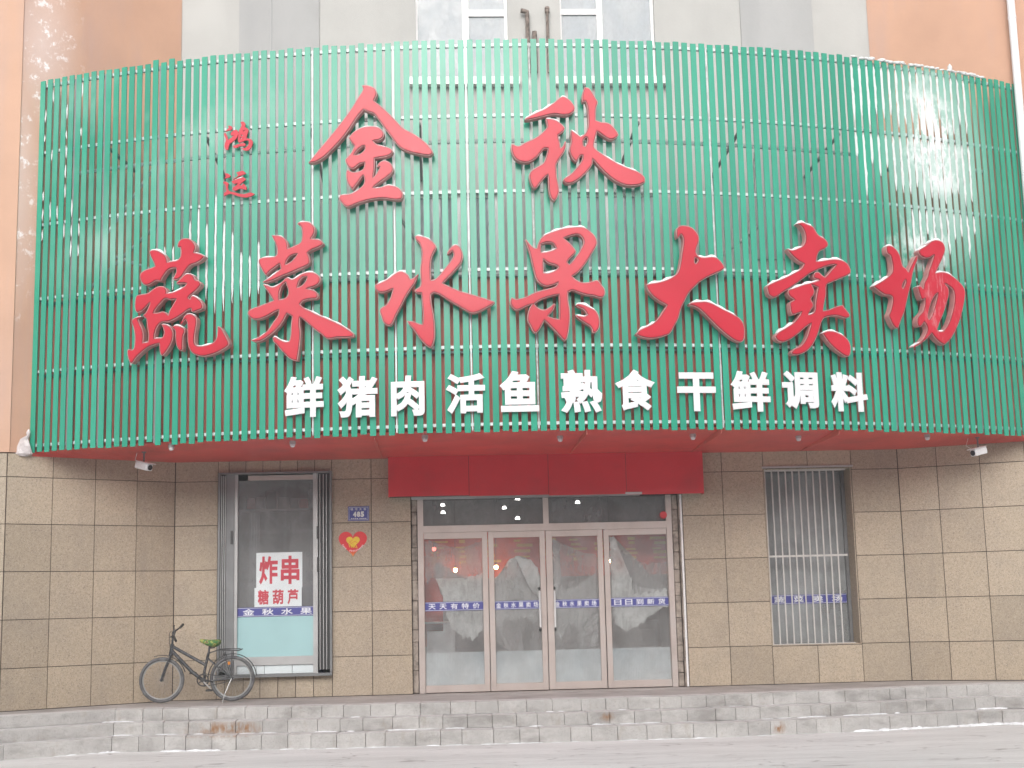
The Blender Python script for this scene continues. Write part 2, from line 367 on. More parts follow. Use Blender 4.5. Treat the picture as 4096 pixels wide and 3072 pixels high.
# ------------------------------------------------------------------ ground, platform, steps
g = bmesh.new(); bx(g, -80, 80, -70, 70, -.3, 0); o = done(g, 'ground', 'ground'); o['kind'] = 'structure'
L0, L1 = Vector((-3.604, D, 0)), Vector((-5.487, 17.899, 0)); R0 = Vector((6.432, D, 0)); R1 = R0 + Vector((1, -.4737, 0)) * 4.0
E0 = [(-9, 14.6), (-5.27, 16.95), (-4.0, 17.6), (-1.2, 17.25), (2.9, 17.2), (5.0, 17.45), (7.0, 17.9), (7.6, 17.55), (10.5, 15.9)]
E0 = [Vector((a, b, 0)) for a, b in E0]
def offset(pl, d):
    out = []
    for i, p in enumerate(pl):
        a = (p - pl[i - 1]).normalized() if i else None; b = (pl[i + 1] - p).normalized() if i < len(pl) - 1 else None
        na = Vector((a.y, -a.x, 0)) if a else None; nb = Vector((b.y, -b.x, 0)) if b else None
        n = na or nb if not (na and nb) else (na + nb).normalized()
        k = 1 / max(.5, n.dot(na or nb)); out.append(p + n * d * k)
    return out
STEPS = [(0, .445, .14), (.3, .305, .14), (.6, .165, .165)]
bm = bmesh.new()
inner = offset(E0, -.3)
poly = [(*p.xy, .435) for p in inner] + [(12, 30, .435), (-10, 30, .435)]
top = [bm.verts.new(p) for p in poly]; bot = [bm.verts.new((p[0], p[1], -.05)) for p in poly]
bm.faces.new(top)
for i in range(len(poly)): bm.faces.new((top[i], bot[i], bot[(i + 1) % len(poly)], top[(i + 1) % len(poly)]))
o = done(bm, 'platform', 'platform'); o['kind'] = 'structure'
steps = thing('steps', '', 'steps'); del steps['label']; del steps['category']; steps['kind'] = 'structure'
def walk(pl):
    L = [0]
    for i in range(1, len(pl)): L.append(L[-1] + (pl[i] - pl[i - 1]).length)
    return L
def at(pl, L, s):
    for i in range(1, len(pl)):
        if s <= L[i] or i == len(pl) - 1:
            t = (s - L[i - 1]) / (L[i] - L[i - 1]); return pl[i - 1].lerp(pl[i], t)
for k, (off, zt, h) in enumerate(STEPS):
    fr = offset(E0, off); bk = offset(E0, off - .34)
    Lf, Lb = walk(fr), walk(bk)
    # stones run from corner to corner so no stone bends round one
    for seg in range(len(fr) - 1):
        long = seg < 2 or seg >= 6
        n = max(1, round((Lf[seg + 1] - Lf[seg]) / (1.0 if seg < 2 else .75 if long else .305)))
        cuts = [0] + [(i + random.uniform(-.16, .16) * (1 if not long else .8)) / n for i in range(1, n)] + [1]
        for i in range(n):
            g0, g1 = cuts[i], cuts[i + 1]; ln = Lf[seg + 1] - Lf[seg]; e = .002 / ln
            a, b = g0 + e, g1 - e
            dz = random.uniform(-.003, .003); dy = random.uniform(-.005, .005)
            nrm = (fr[seg + 1] - fr[seg]).normalized(); nrm = Vector((nrm.y, -nrm.x, 0))
            P = [fr[seg].lerp(fr[seg + 1], a) + nrm * dy, fr[seg].lerp(fr[seg + 1], b) + nrm * dy, bk[seg].lerp(bk[seg + 1], b), bk[seg].lerp(bk[seg + 1], a)]
            bm = bmesh.new(); lo = [bm.verts.new((p.x, p.y, zt - h + (.0 if k < 2 else -.02))) for p in P]; hi = [bm.verts.new((p.x, p.y, zt + dz)) for p in P]
            bm.faces.new(hi); bm.faces.new(lo[::-1])
            for q in range(4): bm.faces.new((lo[q], lo[(q + 1) % 4], hi[(q + 1) % 4], hi[q]))
            done(bm, 'stone', 'stone', steps, bevel=.003)
# snow swept against the foot and treads of the steps
bm = bmesh.new()
def drift(pl, z, s0, s1, wd, ht, dens=1.0):
    L = walk(pl); s = s0
    while s < s1:
        ln = random.uniform(.05, .22)
        if random.random() < dens:
            p = at(pl, L, min(s, L[-1] - .01)); q = at(pl, L, min(s + ln, L[-1] - .005)); t = (q - p).normalized(); n = Vector((t.y, -t.x, 0))
            w_ = wd * random.uniform(.4, 1.2); h_ = ht * random.uniform(.3, 1.2)
            c = (p + q) / 2 + n * w_ * .3
            bmesh.ops.create_icosphere(bm, subdivisions=1, radius=1, matrix=Matrix.Translation((c.x, c.y, z)) @ Matrix.Rotation(math.atan2(t.y, t.x), 4, 'Z') @ Matrix.Diagonal((ln * .75, w_, h_, 1)))
        s += ln * .8
e3 = offset(E0, .6); e2 = offset(E0, .3); e1 = E0; L3 = walk(e3)
drift(e3, 0, L3[1] + .2, L3[2], .02, .01, .35); drift(e3, 0, L3[2] - .15, L3[2] + .05, .06, .025)
drift(e3, 0, L3[2] + .6, L3[2] + 1.25, .05, .018); drift(e3, 0, L3[2] + 1.25, L3[4], .02, .009, .45)
drift(e3, 0, L3[4], L3[4] + 1.2, .02, .008, .3); drift(e3, 0, L3[4] + 2.0, L3[6] + .2, .07, .028, .95); drift(e3, 0, L3[6] - .1, L3[6] + 2.6, .12, .03, .8)
L2 = walk(e2); drift(e2, .165, L2[2], L2[6], .02, .010, .22); drift(e2, .165, L2[6] - .25, L2[6] + .05, .04, .015)
L1_ = walk(e1); drift(e1, .305, L1_[2], L1_[6], .014, .007, .10); drift(e1, .305, L1_[2] - .15, L1_[2] + .03, .03, .012)
o = done(bm, 'snow_drift', 'snow', smooth=True); o['kind'] = 'stuff'; tag(o, 'thin white snow swept along the foot and treads of the stone steps', 'snow')

# ------------------------------------------------------------------ the building
bld = thing('shop_building', 'beige tiled and plastered building with doors, two shop windows and splayed side walls', 'building', (1.4, D, .44))
def part(o): return keep(o, bld)
ROWS = [.44, .959, 1.559, 2.159, 2.759, 3.359, 3.66]
def wallpart(name, mat, *boxes):
    return part(B(name, mat, None, *boxes))
def tiles(parent, o, u, n, rects, depth=.012, gap=.009):
    for (s0, s1, z0, z1) in rects:
        bm = bmesh.new(); p = random.uniform(-.0012, .0012)
        obox(bm, o + u * (s0 + gap / 2) + Z * (z0 + gap / 2), u, Z, n, s1 - s0 - gap, z1 - z0 - gap, depth + p)
        t = done(bm, 'tile', 'tile'); t.parent = parent
# centre wall backing with openings (left window, door, right window)
LW = (-3.01, -1.48, .745, 3.465); DR = (-.40, 3.36, .44, 3.06); RW = (4.52, 5.765, .95, 3.392)
T0, T1 = D + .012, D + .30
cw = wallpart('front_wall', 'joint',
    (-3.75, LW[0], T0, T1, .4, 3.66), (LW[0], LW[1], T0, T1, .4, LW[2]), (LW[0], LW[1], T0, T1, LW[3], 3.66),
    (LW[1], DR[0], T0, T1, .4, 3.66), (DR[0], DR[1], T0, T1, DR[3], 3.66), (DR[1], RW[0], T0, T1, .4, 3.66),
    (RW[0], RW[1], T0, T1, .4, RW[2]), (RW[0], RW[1], T0, T1, RW[3], 3.66), (RW[1], 6.6, T0, T1, .4, 3.66))
O = Vector((0, D + .012, 0)); R = []
for i in range(6):
    z0, z1 = ROWS[i], ROWS[i + 1]
    R.append((-3.604, -3.026, z0, z1))
    R.append((-1.48, -.941, z0, z1)); R.append((-.941, -.40, z0, z1))
    for a, b in ((3.36, 3.935), (3.935, 4.52)): R.append((a, b, z0, z1))
    R.append((5.77, 6.432, z0, z1))
xs = [-3.026, -2.88, -2.653, -2.421, -2.186, -1.95, -1.712, -1.48]
for a, b in zip(xs, xs[1:]): R.append((a, b, 3.468, 3.66))
xs = [-3.026, -2.92, -2.669, -2.447, -2.209, -1.971, -1.733, -1.48]
for a, b in zip(xs, xs[1:]): R.append((a, b, .44, .742))
for a, b in ((4.52, 5.15), (5.15, 5.77)): R.append((a, b, 3.395, 3.66)); R.append((a, b, .44, .947))
for a, b in ((-.40, .3), (.3, 1.0), (1.0, 1.7), (1.7, 2.4), (2.4, 2.9), (2.9, 3.36)): R.append((a, b, 3.065, 3.66))
tiles(cw, O, X, N, R)
# splayed walls
def wall_run(name, A, Bp, rows, cols, z1=3.66, thick=.25):
    u = (Bp - A).normalized(); n = Vector((u.y, -u.x, 0))
    if n.y > 0: n = -n
    bm = bmesh.new(); obox(bm, Vector((A.x, A.y, .4)) - n * .012, u, Z, -n, cols[-1], z1 - .4, thick)
    wp = part(done(bm, name, 'joint'))
    tiles(wp, Vector((A.x, A.y, 0)) - n * .012, u, n, [(a, b, rows[i], rows[i + 1]) for i in range(len(rows) - 1) for a, b in zip(cols, cols[1:])])
    return u, n
ul, nl = wall_run('left_splayed_wall', L0, L1, ROWS, [0.004, .543, 1.114, 1.678, 2.262])
ur, nr = wall_run('right_splayed_wall', R0, R1, ROWS, [0.004, .527, 1.097, 1.682, 2.27, 2.85, 3.43, 4.0, 4.42])
wall_run('left_front_wall', L1, Vector((-9.6, 17.95, 0)), ROWS, [0.004, .6, 1.2, 1.8, 2.4, 3.0, 4.1])
# upper walls
ZU = 13.0
UWIN = [(-.243, 1.10, 9.12, 11.2), (1.869, 3.26, 9.12, 11.2), (-.24, .9, 5.9, 7.43), (1.87, 3.2, 5.9, 7.43)]
bxs = []; zs = sorted({3.66, ZU, 9.12, 11.2, 5.9, 7.43})
for z0, z1 in zip(zs, zs[1:]):
    cuts = sorted((a, b) for a, b, c, d in UWIN if c < (z0 + z1) / 2 < d); x = -3.75
    for a, b in cuts: bxs.append((x, a, D + .02, D + .3, z0, z1)); x = b
    bxs.append((x, 6.6, D + .02, D + .3, z0, z1))
wallpart('upper_wall', 'grey_plaster', *bxs)
wallpart('render_panel', 'grey_panel', (-2.786, -1.638, D - .006, D + .018, 6.4, ZU - .2)); wallpart('render_panel', 'grey_panel', (4.534, 5.608, D - .006, D + .018, 6.4, ZU - .2))
wallpart('wall_joint', 'greymetal', (-2.324, -2.312, D - .012, D - .008, 8.6, ZU - .2))
for nm, A, u, n, ln in (('upper_left_wall', L0, ul, nl, 2.25), ('upper_right_wall', R0, ur, nr, 4.4)):
    bm = bmesh.new(); obox(bm, Vector((A.x, A.y, 3.672)) - n * .012 + n * .004, u, Z, -n, ln, ZU - 3.672, .25); part(done(bm, nm, 'orange'))
bm = bmesh.new(); bx(bm, -9.6, L1.x + .02, L1.y + .004, L1.y + .25, 3.672, ZU); part(done(bm, 'upper_front_wall', 'orange_far'))
# upper windows: frame, panes, blinds
def upper_window(a, b, z0, z1, bars, tr=None, sill=True):
    f = [(a, a + .03, D + .1, D + .16, z0, z1), (b - .045, b, D + .1, D + .16, z0, z1), (a + .03, b - .045, D + .1, D + .16, z1 - .05, z1), (a + .03, b - .045, D + .1, D + .16, z0, z0 + .05)]
    for x0, x1 in bars: f.append((x0, x1, D + .09, D + .158, z0 + .05, z1 - .05))
    if tr: f.append((tr[0], tr[1], D + .095, D + .157, tr[2], tr[3]))
    wn = part(B('window', 'upvc', None, *f))
    for nm, mt, bb in (('pane', 'glass_light', (a + .03, b - .045, D + .125, D + .13, z0 + .05, z1 - .05)), ('blind', 'backdrop', (a, b, D + .2, D + .22, z0, z1))):
        q = B(nm, mt, None, bb); q.parent = wn
    if sill:
        q = B('window_sill', 'upvc', None, (a - .1, b + .15, D - .12, D + .1, z0 - .11, z0)); q.parent = wn
    return wn
upper_window(-.243, 1.10, 9.12, 11.2, [(.436, .53)], (.53, 1.055, 10.13, 10.23))
upper_window(1.869, 3.26, 9.12, 11.2, [(2.415, 2.50)], (1.90, 2.415, 10.155, 10.24))
upper_window(-.24, .9, 5.9, 7.43, [(.3, .36)], None, False); upper_window(1.87, 3.2, 5.9, 7.43, [(2.45, 2.52)], None, False)
# pipe stubs between the upper windows
for i, (x, zt) in enumerate(((1.383, 10.13), (1.676, 10.18))):
    bm = bmesh.new(); tube(bm, [(x, D - .05, 9.2), (x, D - .05, zt - .04)], .022 if i else .03, 10); tube(bm, [(x, D - .05, zt - .06), (x, D - .05, zt), (x - (.09 if not i else .0), D - .07, zt + .015)], .035, 10)
    if not i: tube(bm, [(x + .1, D - .05, 9.2), (x + .1, D - .05, 9.83)], .035, 10)
    tag(done(bm, 'pipe_stub', 'rust', smooth=True), ('thicker' if not i else 'thinner') + ' rusty pipe stub on the grey wall, ' + ('left' if not i else 'right') + ' of the two between the upper windows', 'pipe', 'pipe stubs between the upper windows')
# white downpipe at the upper right
bm = bmesh.new(); p = R0 + ur * 1.97 + nr * .09
P0 = hit = None
pa = R0 + ur * 2.0 + nr * .09
tube(bm, [(pa.x, pa.y, 3.7), (pa.x, pa.y, 9.62)], .055, 12); tube(bm, [(pa.x, pa.y, 9.62), (pa.x, pa.y, 9.66)], .06, 12); tube(bm, [(pa.x, pa.y, 9.66), (pa.x, pa.y, 12.8)], .055, 12)
tag(done(bm, 'downpipe', 'pipewhite', smooth=True), 'white plastic downpipe on the orange wall at the right end of the slat screen', 'downpipe')

# ------------------------------------------------------------------ canopy : soffit, red cladding, roof
S0, S1 = -6.66, 7.26
bm = bmesh.new(); nS = 60; prev = None
def wallpoint(s):      # point of the wall line behind arc position s
    t = (s - S0) / (S1 - S0)
    a = arc(s, RS)
    if a.x < L0.x - .25: 
        k = (a.x - L1.x + 0.0) / (L0.x - .25 - L1.x); k = max(0.02, min(1, k)); return L1.lerp(L0, k)
    if a.x > R0.x + .25: return R0 + ur * ((a.x - R0.x - .25) * 1.35)
    return Vector((max(L0.x, min(R0.x, a.x)), D, 0))
for i in range(nS + 1):
    s = S0 + (S1 - S0) * i / nS; a = arc(s, RS - .01); b = wallpoint(s)
    cur = (bm.verts.new((a.x, a.y, 3.70)), bm.verts.new((b.x, b.y - .004, 3.63)))
    if prev: bm.faces.new((prev[0], cur[0], cur[1], prev[1]))
    prev = cur
cn = part(done(bm, 'canopy_soffit', 'soffit'))
bm = bmesh.new()
for sj in (-2.0, .6, 2.3, 3.9):         # soffit sheet joints
    a = arc(sj, RS - .05); bx(bm, a.x - .003, a.x + .003, a.y, D - .02, 3.655 - .03, 3.70)
prev = None
for i in range(nS + 1):
    s = S0 + .02 + (S1 - S0 - .04) * i / nS; a = arc(s, RS - .15); b = arc(s, RS - .18)
    cur = [bm.verts.new((a.x, a.y, 3.72)), bm.verts.new((a.x, a.y, 5.62)), bm.verts.new((b.x, b.y, 5.62)), bm.verts.new((b.x, b.y, 3.72))]
    if prev:
        for k in range(4): bm.faces.new((prev[k], cur[k], cur[(k + 1) % 4], prev[(k + 1) % 4]))
    prev = cur
for f in list(bm.faces)[:24]: pass
part(done(bm, 'canopy_cladding', 'board'))
bm = bmesh.new(); prev = None
for i in range(nS + 1):
    s = S0 + (S1 - S0) * i / nS; a = arc(s, RS - .17); b = wallpoint(s)
    cur = (bm.verts.new((a.x, a.y, 5.66)), bm.verts.new((b.x, b.y, 5.66)))
    if prev: bm.faces.new((prev[0], cur[0], cur[1], prev[1]))
    prev = cur
o = done(bm, 'canopy_roof', 'roof'); m = o.modifiers.new('solid', 'SOLIDIFY'); m.thickness = .05; part(o)

# ------------------------------------------------------------------ green slat screen
scr = thing('slat_screen', 'curved screen of upright green slats on steel rails above the shop entrance', 'screen', arc(.3, RS, ZB))
bm = bmesh.new(); bx(bm, -.0375, .0375, 0, .014, 0, ZT - ZB)
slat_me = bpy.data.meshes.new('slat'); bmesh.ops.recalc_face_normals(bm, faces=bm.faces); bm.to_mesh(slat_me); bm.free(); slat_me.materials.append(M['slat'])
NS = 121; SP = (S1 - S0 - .08) / (NS - 1)
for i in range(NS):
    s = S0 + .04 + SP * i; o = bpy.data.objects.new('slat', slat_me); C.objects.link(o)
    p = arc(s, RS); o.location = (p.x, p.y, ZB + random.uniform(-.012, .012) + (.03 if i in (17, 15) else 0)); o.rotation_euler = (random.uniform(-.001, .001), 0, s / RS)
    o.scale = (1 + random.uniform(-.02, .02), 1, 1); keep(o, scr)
def arcbar(name, r0, r1, z0, z1, a, b, mat, seg=70):
    bm = bmesh.new(); prev = None
    for i in range(seg + 1):
        s = a + (b - a) * i / seg; q0 = arc(s, r0); q1 = arc(s, r1)
        cur = [bm.verts.new((q0.x, q0.y, z0)), bm.verts.new((q0.x, q0.y, z1)), bm.verts.new((q1.x, q1.y, z1)), bm.verts.new((q1.x, q1.y, z0))]
        if prev:
            for k in range(4): bm.faces.new((prev[k], cur[k], cur[(k + 1) % 4], prev[(k + 1) % 4]))
        else: bm.faces.new(cur)
        prev = cur
    bm.faces.new(prev[::-1]); return keep(done(bm, name, mat), scr)
for z in (8.62, 7.69, 6.70, 5.70, 4.73, 3.77): arcbar('rail', RS - .035, RS - .085, z - .019, z + .019, S0 + .02, S1 - .02, 'railm')
arcbar('rail', RS - .4, RS - .44, 7.46, 7.50, S0 + .3, S1 - .3, 'railm')
for z in (5.635, 4.68): arcbar('rail_shade_bar', RS - .09, RS - .12, z - .015, z + .015, S0 + .02, S1 - .02, 'darkpost')  # dark bars standing in for the shadow line under two rails
gap = lambda s: S0 + .04 + SP * (round((s - S0 - .04) / SP - .5) + .5)
for s, mt, wd in ((-6.06, 'darkpost', .03), (-5.66, 'darkpost', .035), (-4.86, 'darkpost', .035), (-2.81, 'steel', .03), (-1.76, 'galv', .038), (-.74, 'steel', .034), (.02, 'brace', .03), (2.33, 'steel', .036), (4.7, 'darkpost', .03), (6.1, 'darkpost', .03)):
    s = gap(s); p = arc(s, RS - .018); a = s / RS; u = Vector((cos(a), sin(a), 0)); n = Vector((-sin(a), cos(a), 0))
    mt = {'galv': 'railm', 'steel': 'galv'}.get(mt, mt); wd = .026 if mt == 'darkpost' else .018
    bm = bmesh.new(); obox(bm, p - u * wd / 2 + Z * (ZB + .02), u, Z, n, wd, ZT - ZB - .06, .014); keep(done(bm, 'post', mt), scr)
for A, Bq in (((3.3, 17.5, 5.68), (4.25, 17.6, 6.45)), ((4.05, 17.6, 5.75), (4.3, 17.7, 7.5)), ((-4.2, 17.8, 6.2), (-3.2, 17.6, 5.8)), ((-4.3, 17.7, 6.4), (-3.55, 17.5, 7.4)), ((-4.6, 17.9, 5.7), (-3.6, 17.7, 6.6)), ((-.5, 17.3, 6.6), (.1, 17.6, 5.75)), ((1.4, 17.4, 5.75), (1.9, 17.8, 6.6))):
    bm = bmesh.new(); tube(bm, [A, Bq], .022, 6); keep(done(bm, 'brace', 'brace'), scr)
for s in (-5.6, -4.2, -2.8, -1.4, 0, 1.4, 2.8, 4.2, 5.6):       # ties back to the wall
    a = arc(s, RS - .1, 6.7); b = wallpoint(s)
    bm = bmesh.new(); tube(bm, [(a.x, a.y, 7.62), (b.x, b.y, 7.62)], .025, 6); keep(done(bm, 'tie_bar', 'darkpost'), scr)
# snow lodged between the slats
bm = bmesh.new()
def gapsnow(s, z0, z1, full=1.0, r=RS - .006):
    a = s / RS; u = Vector((cos(a), sin(a), 0)); p = arc(s, r); n = max(3, int((z1 - z0) / .06)); L = []; 
    for i in range(n + 1):
        z = z0 + (z1 - z0) * i / n; t = i / n; hw = .0195 * full * min(1, .25 + 2.5 * min(t * 1.6, (1 - t) * 8)) * random.uniform(.75, 1.12)
        c = p + u * random.uniform(-.003, .003) + Vector((sin(a), -cos(a), 0)) * random.uniform(0, .012)
        L.append((bm.verts.new((*(c - u * hw).xy, z)), bm.verts.new((*(c + u * hw).xy, z))))
    for q, v in zip(L, L[1:]): bm.faces.new((q[0], q[1], v[1], v[0]))
for i in range(NS - 1):
    s = S0 + .04 + SP * (i + .5)
    if 4.35 < s < 6.35:
        for za, zb in ((7.75, 8.58), (6.75, 7.63)):
            k = random.uniform(.75, 1) if s > 4.9 or random.random() < .6 else random.uniform(.3, .8)
            gapsnow(s, zb - (zb - za) * k, zb, 1)
        if s > 5.1: gapsnow(s, 6.65 - random.uniform(.2, .9), 6.65, .9)
    if -5.0 < s < -3.3: gapsnow(s, 5.75 - max(0, .5 * (1 - abs(s + 3.9))) * random.uniform(.7, 1.1), 5.75 + random.uniform(.5, 1.2) * max(.25, 1 - abs(s + 4.1)), .7)
    if s < -5.9:
        for zz in range(9):
            if random.random() < .5: z = 6.2 + zz * .27; gapsnow(s, z, z + random.uniform(.1, .25), .55)
# rime along the top right edge
for i in range(80):
    s = random.uniform(4.4, 6.6); p = arc(s, RS + .005, ZT + random.uniform(-.01, .01))
    bmesh.ops.create_icosphere(bm, subdivisions=1, radius=random.uniform(.012, .03), matrix=Matrix.Translation(p) @ Matrix.Diagonal((1.8, 1, .8, 1)))
p = arc(6.02, RS, ZT + .04); bmesh.ops.create_icosphere(bm, subdivisions=1, radius=.05, matrix=Matrix.Translation(p) @ Matrix.Diagonal((.7, .7, 1.4, 1)))
o = done(bm, 'lodged_snow', 'rime', smooth=True); o['kind'] = 'stuff'; keep(o, scr)

# ------------------------------------------------------------------ letters
def parse(t): 
    v = [float(a) for a in t.replace(' ', ',').split(',') if a]; return list(zip(v[::2], v[1::2]))
def smooth(P, sub=3, corner=62):
    n = len(P); P = [Vector((*p, 0)) for p in P]; T = []
    for i in range(n):
        a = P[i] - P[i - 1]; b = P[(i + 1) % n] - P[i]
        ang = math.degrees(a.angle(b, 0)) if a.length > 0 and b.length > 0 else 0
        T.append(None if ang > corner else (a + b) * .5)
    out = []
    for i in range(n):
        p, q = P[i], P[(i + 1) % n]; d = q - p; L = d.length
        t0 = T[i].normalized() * L if T[i] is not None and T[i].length > 0 else d; t1 = T[(i + 1) % n].normalized() * L if T[(i + 1) % n] is not None and T[(i + 1) % n].length > 0 else d
        for k in range(sub):
            t = k / sub; h = (2*t**3 - 3*t*t + 1, t**3 - 2*t*t + t, -2*t**3 + 3*t*t, t**3 - t*t)
            v = p * h[0] + t0 * h[1] + q * h[2] + t1 * h[3]; out.append((v.x, v.y))
    return out
def area(P): return sum(P[i - 1][0] * P[i][1] - P[i][0] * P[i - 1][1] for i in range(len(P))) / 2
def poly_solid(contours, w0, w1, inset=0.):
    """2D filled curve with holes -> mesh spanning w0..w1"""
    cu = bpy.data.curves.new('c', 'CURVE'); cu.dimensions = '2D'; cu.fill_mode = 'BOTH'; cu.extrude = (w1 - w0) / 2; cu.offset = -inset
    for P in contours:
        sp = cu.splines.new('POLY'); sp.points.add(len(P) - 1); sp.use_cyclic_u = True
        for i, p in enumerate(P): sp.points[i].co = (p[0], p[1], 0, 1)
    me = curve_mesh(cu)
    for v in me.vertices: v.co.z += (w0 + w1) / 2
    return me
def inset_poly(P, d):
    n = len(P); out = []; sg = 1 if area(P) > 0 else -1
    for i in range(n):
        a = Vector((P[i][0] - P[i - 1][0], P[i][1] - P[i - 1][1])); b = Vector((P[(i + 1) % n][0] - P[i][0], P[(i + 1) % n][1] - P[i][1]))
        if a.length < 1e-7 or b.length < 1e-7: continue
        a.normalize(); b.normalize(); m = Vector((-a.y - b.y, a.x + b.x)) * sg
        if m.length < .3: m = Vector((-a.y, a.x)) * sg
        else: m = m.normalized()
        out.append((P[i][0] + m.x * d, P[i][1] + m.y * d))
    return out
def letter(name, label, group, crop, outers, holes, thick, stand, snow=1.0, sub_=3, face=True):
    f = cr(*crop)
    pts = [p for P in outers for p in P]; cxp = (min(p[0] for p in pts) + max(p[0] for p in pts)) / 2; cyp = (min(p[1] for p in pts) + max(p[1] for p in pts)) / 2
    H = hit_arc(f(cxp, cyp), RS + stand + thick); a = math.atan2(H.x - CX, CY - H.y)
    u = Vector((cos(a), sin(a), 0)); n = Vector((sin(a), -cos(a), 0)); z0 = H.z
    def proj(p):
        d = ray(*f(*p)); t = (H - CAM).dot(n) / d.dot(n); q = CAM + d * t - H; return (q.dot(u), q.z)
    OC = [[proj(p) for p in smooth(P, sub_)] for P in outers]; HC = [[proj(p) for p in smooth(P, sub_)] for P in holes]
    mw = Matrix(((u.x, 0, n.x, H.x), (u.y, 0, n.y, H.y), (0, 1, 0, z0), (0, 0, 0, 1)))
    # local frame : x = along the screen, y = up, z = outward ; face plane at z = 0
    body = poly_solid(OC + HC, -thick, 0)
    o = link(name, body, 'redside' if face else 'red'); o.matrix_world = mw; tag(o, label, 'sign letter', group)
    if face:
        F = [inset_poly(P, .016) for P in OC] + [inset_poly(P, -.016) for P in HC]
        fo = link('letter_face', poly_solid(F, .003, .010), 'red'); fo.parent = o
        G_ = [[(a, b - .003) for a, b in inset_poly(P, .0085)] for P in OC] + [[(a, b - .003) for a, b in inset_poly(P, -.0085)] for P in HC]  # dark layer set lower paints shade along the lower edges of the face
        fo = link('face_groove_shade', poly_solid(G_, .0005, .002), 'groove_shade'); fo.parent = o
    if snow:
        bm = bmesh.new()
        for P in OC + HC:
            inner = P in HC; sg = 1 if area(P) > 0 else -1
            if inner: sg = -sg
            npt = len(P); up = []
            for i in range(npt):
                p, q = P[i], P[(i + 1) % npt]; e = Vector((q[0] - p[0], q[1] - p[1])); L = e.length
                nn = Vector((e.y, -e.x)) * sg / L if L > 1e-9 else Vector((0, 0)); up.append(nn.y > .77)
            i0 = next((i for i in range(npt) if not up[i]), 0); run = []; runs = []
            for k in range(npt + 1):
                i = (i0 + k) % npt
                if up[i]: run.append(i)
                elif run: runs.append(run); run = []
            for r in runs:
                idx = r + [(r[-1] + 1) % npt]; Q = [P[i] for i in idx]; ln = sum(hypot(Q[j + 1][0] - Q[j][0], Q[j + 1][1] - Q[j][1]) for j in range(len(Q) - 1))
                if ln < .07 or random.random() < .2: continue
                hmax = min(.042, ln * .16) * snow * random.uniform(.55, 1); ph = random.uniform(0, 6); prev = None; acc = 0
                for j, q in enumerate(Q):
                    if j: acc += hypot(q[0] - Q[j - 1][0], q[1] - Q[j - 1][1])
                    t = acc / ln; h = .001 + hmax * min(1, t * 6, (1 - t) * 6) * (.7 + .3 * sin(ph + acc * 38))
                    zf, zb = -.006, -thick * .95
                    cur = [bm.verts.new((q[0], q[1] - .002, zf)), bm.verts.new((q[0], q[1] + h * .75, zf - .004)), bm.verts.new((q[0], q[1] + h, (zf + zb) / 2)), bm.verts.new((q[0], q[1] + h * .7, zb)), bm.verts.new((q[0], q[1] - .002, zb))]
                    if prev:
                        for k in range(5): bm.faces.new((prev[k], cur[k], cur[(k + 1) % 5], prev[(k + 1) % 5]))
                    prev = cur
        if len(bm.faces):
            so = done(bm, 'snow_cap', 'snow', smooth=True); so.parent = o; so['kind'] = 'stuff'
        else: bm.free()
    return o
GR = 'large red sign characters on the green slat screen'
LT = []
LT.append(('top row left: large red character 金 (gold) with roof-like sweeping strokes', (1200, 300, 2.765), .35, [
"92,970 200,835 330,680 450,530 560,380 650,235 695,160 683,118 710,110 775,120 830,150 850,190 848,225 820,285 880,330 960,400 1060,500 1140,585 1260,650 1390,745 1465,835 1472,865 1430,890 1330,880 1200,850 1100,800 1020,700 930,580 850,470 815,430 760,410 705,385 640,460 560,580 480,690 390,790 290,890 220,940 150,970",
"535,695 590,630 680,580 780,565 860,575 910,610 930,650 915,695 860,725 810,730 850,765 920,785 1000,810 1028,840 1015,870 960,900 880,915 825,925 828,1000 820,1080 810,1135 850,1080 882,1020 848,1015 875,968 930,945 990,965 1025,1010 1030,1060 1000,1100 930,1155 860,1205 810,1245 870,1245 940,1225 980,1215 1080,1240 1130,1290 1138,1340 1115,1375 1040,1380 920,1365 780,1380 640,1420 540,1460 505,1455 450,1400 430,1365 445,1325 490,1320 560,1310 620,1280 690,1225 712,1170 700,1110 660,1165 620,1220 582,1265 555,1240 525,1195 510,1120 515,1060 530,1045 570,1070 630,1070 690,1045 710,1010 715,970 660,985 610,1025 575,1040 530,1010 500,940 530,900 570,850 600,785 570,750"],
["600,880 640,830 690,790 712,785 715,820 680,860 640,880"]))
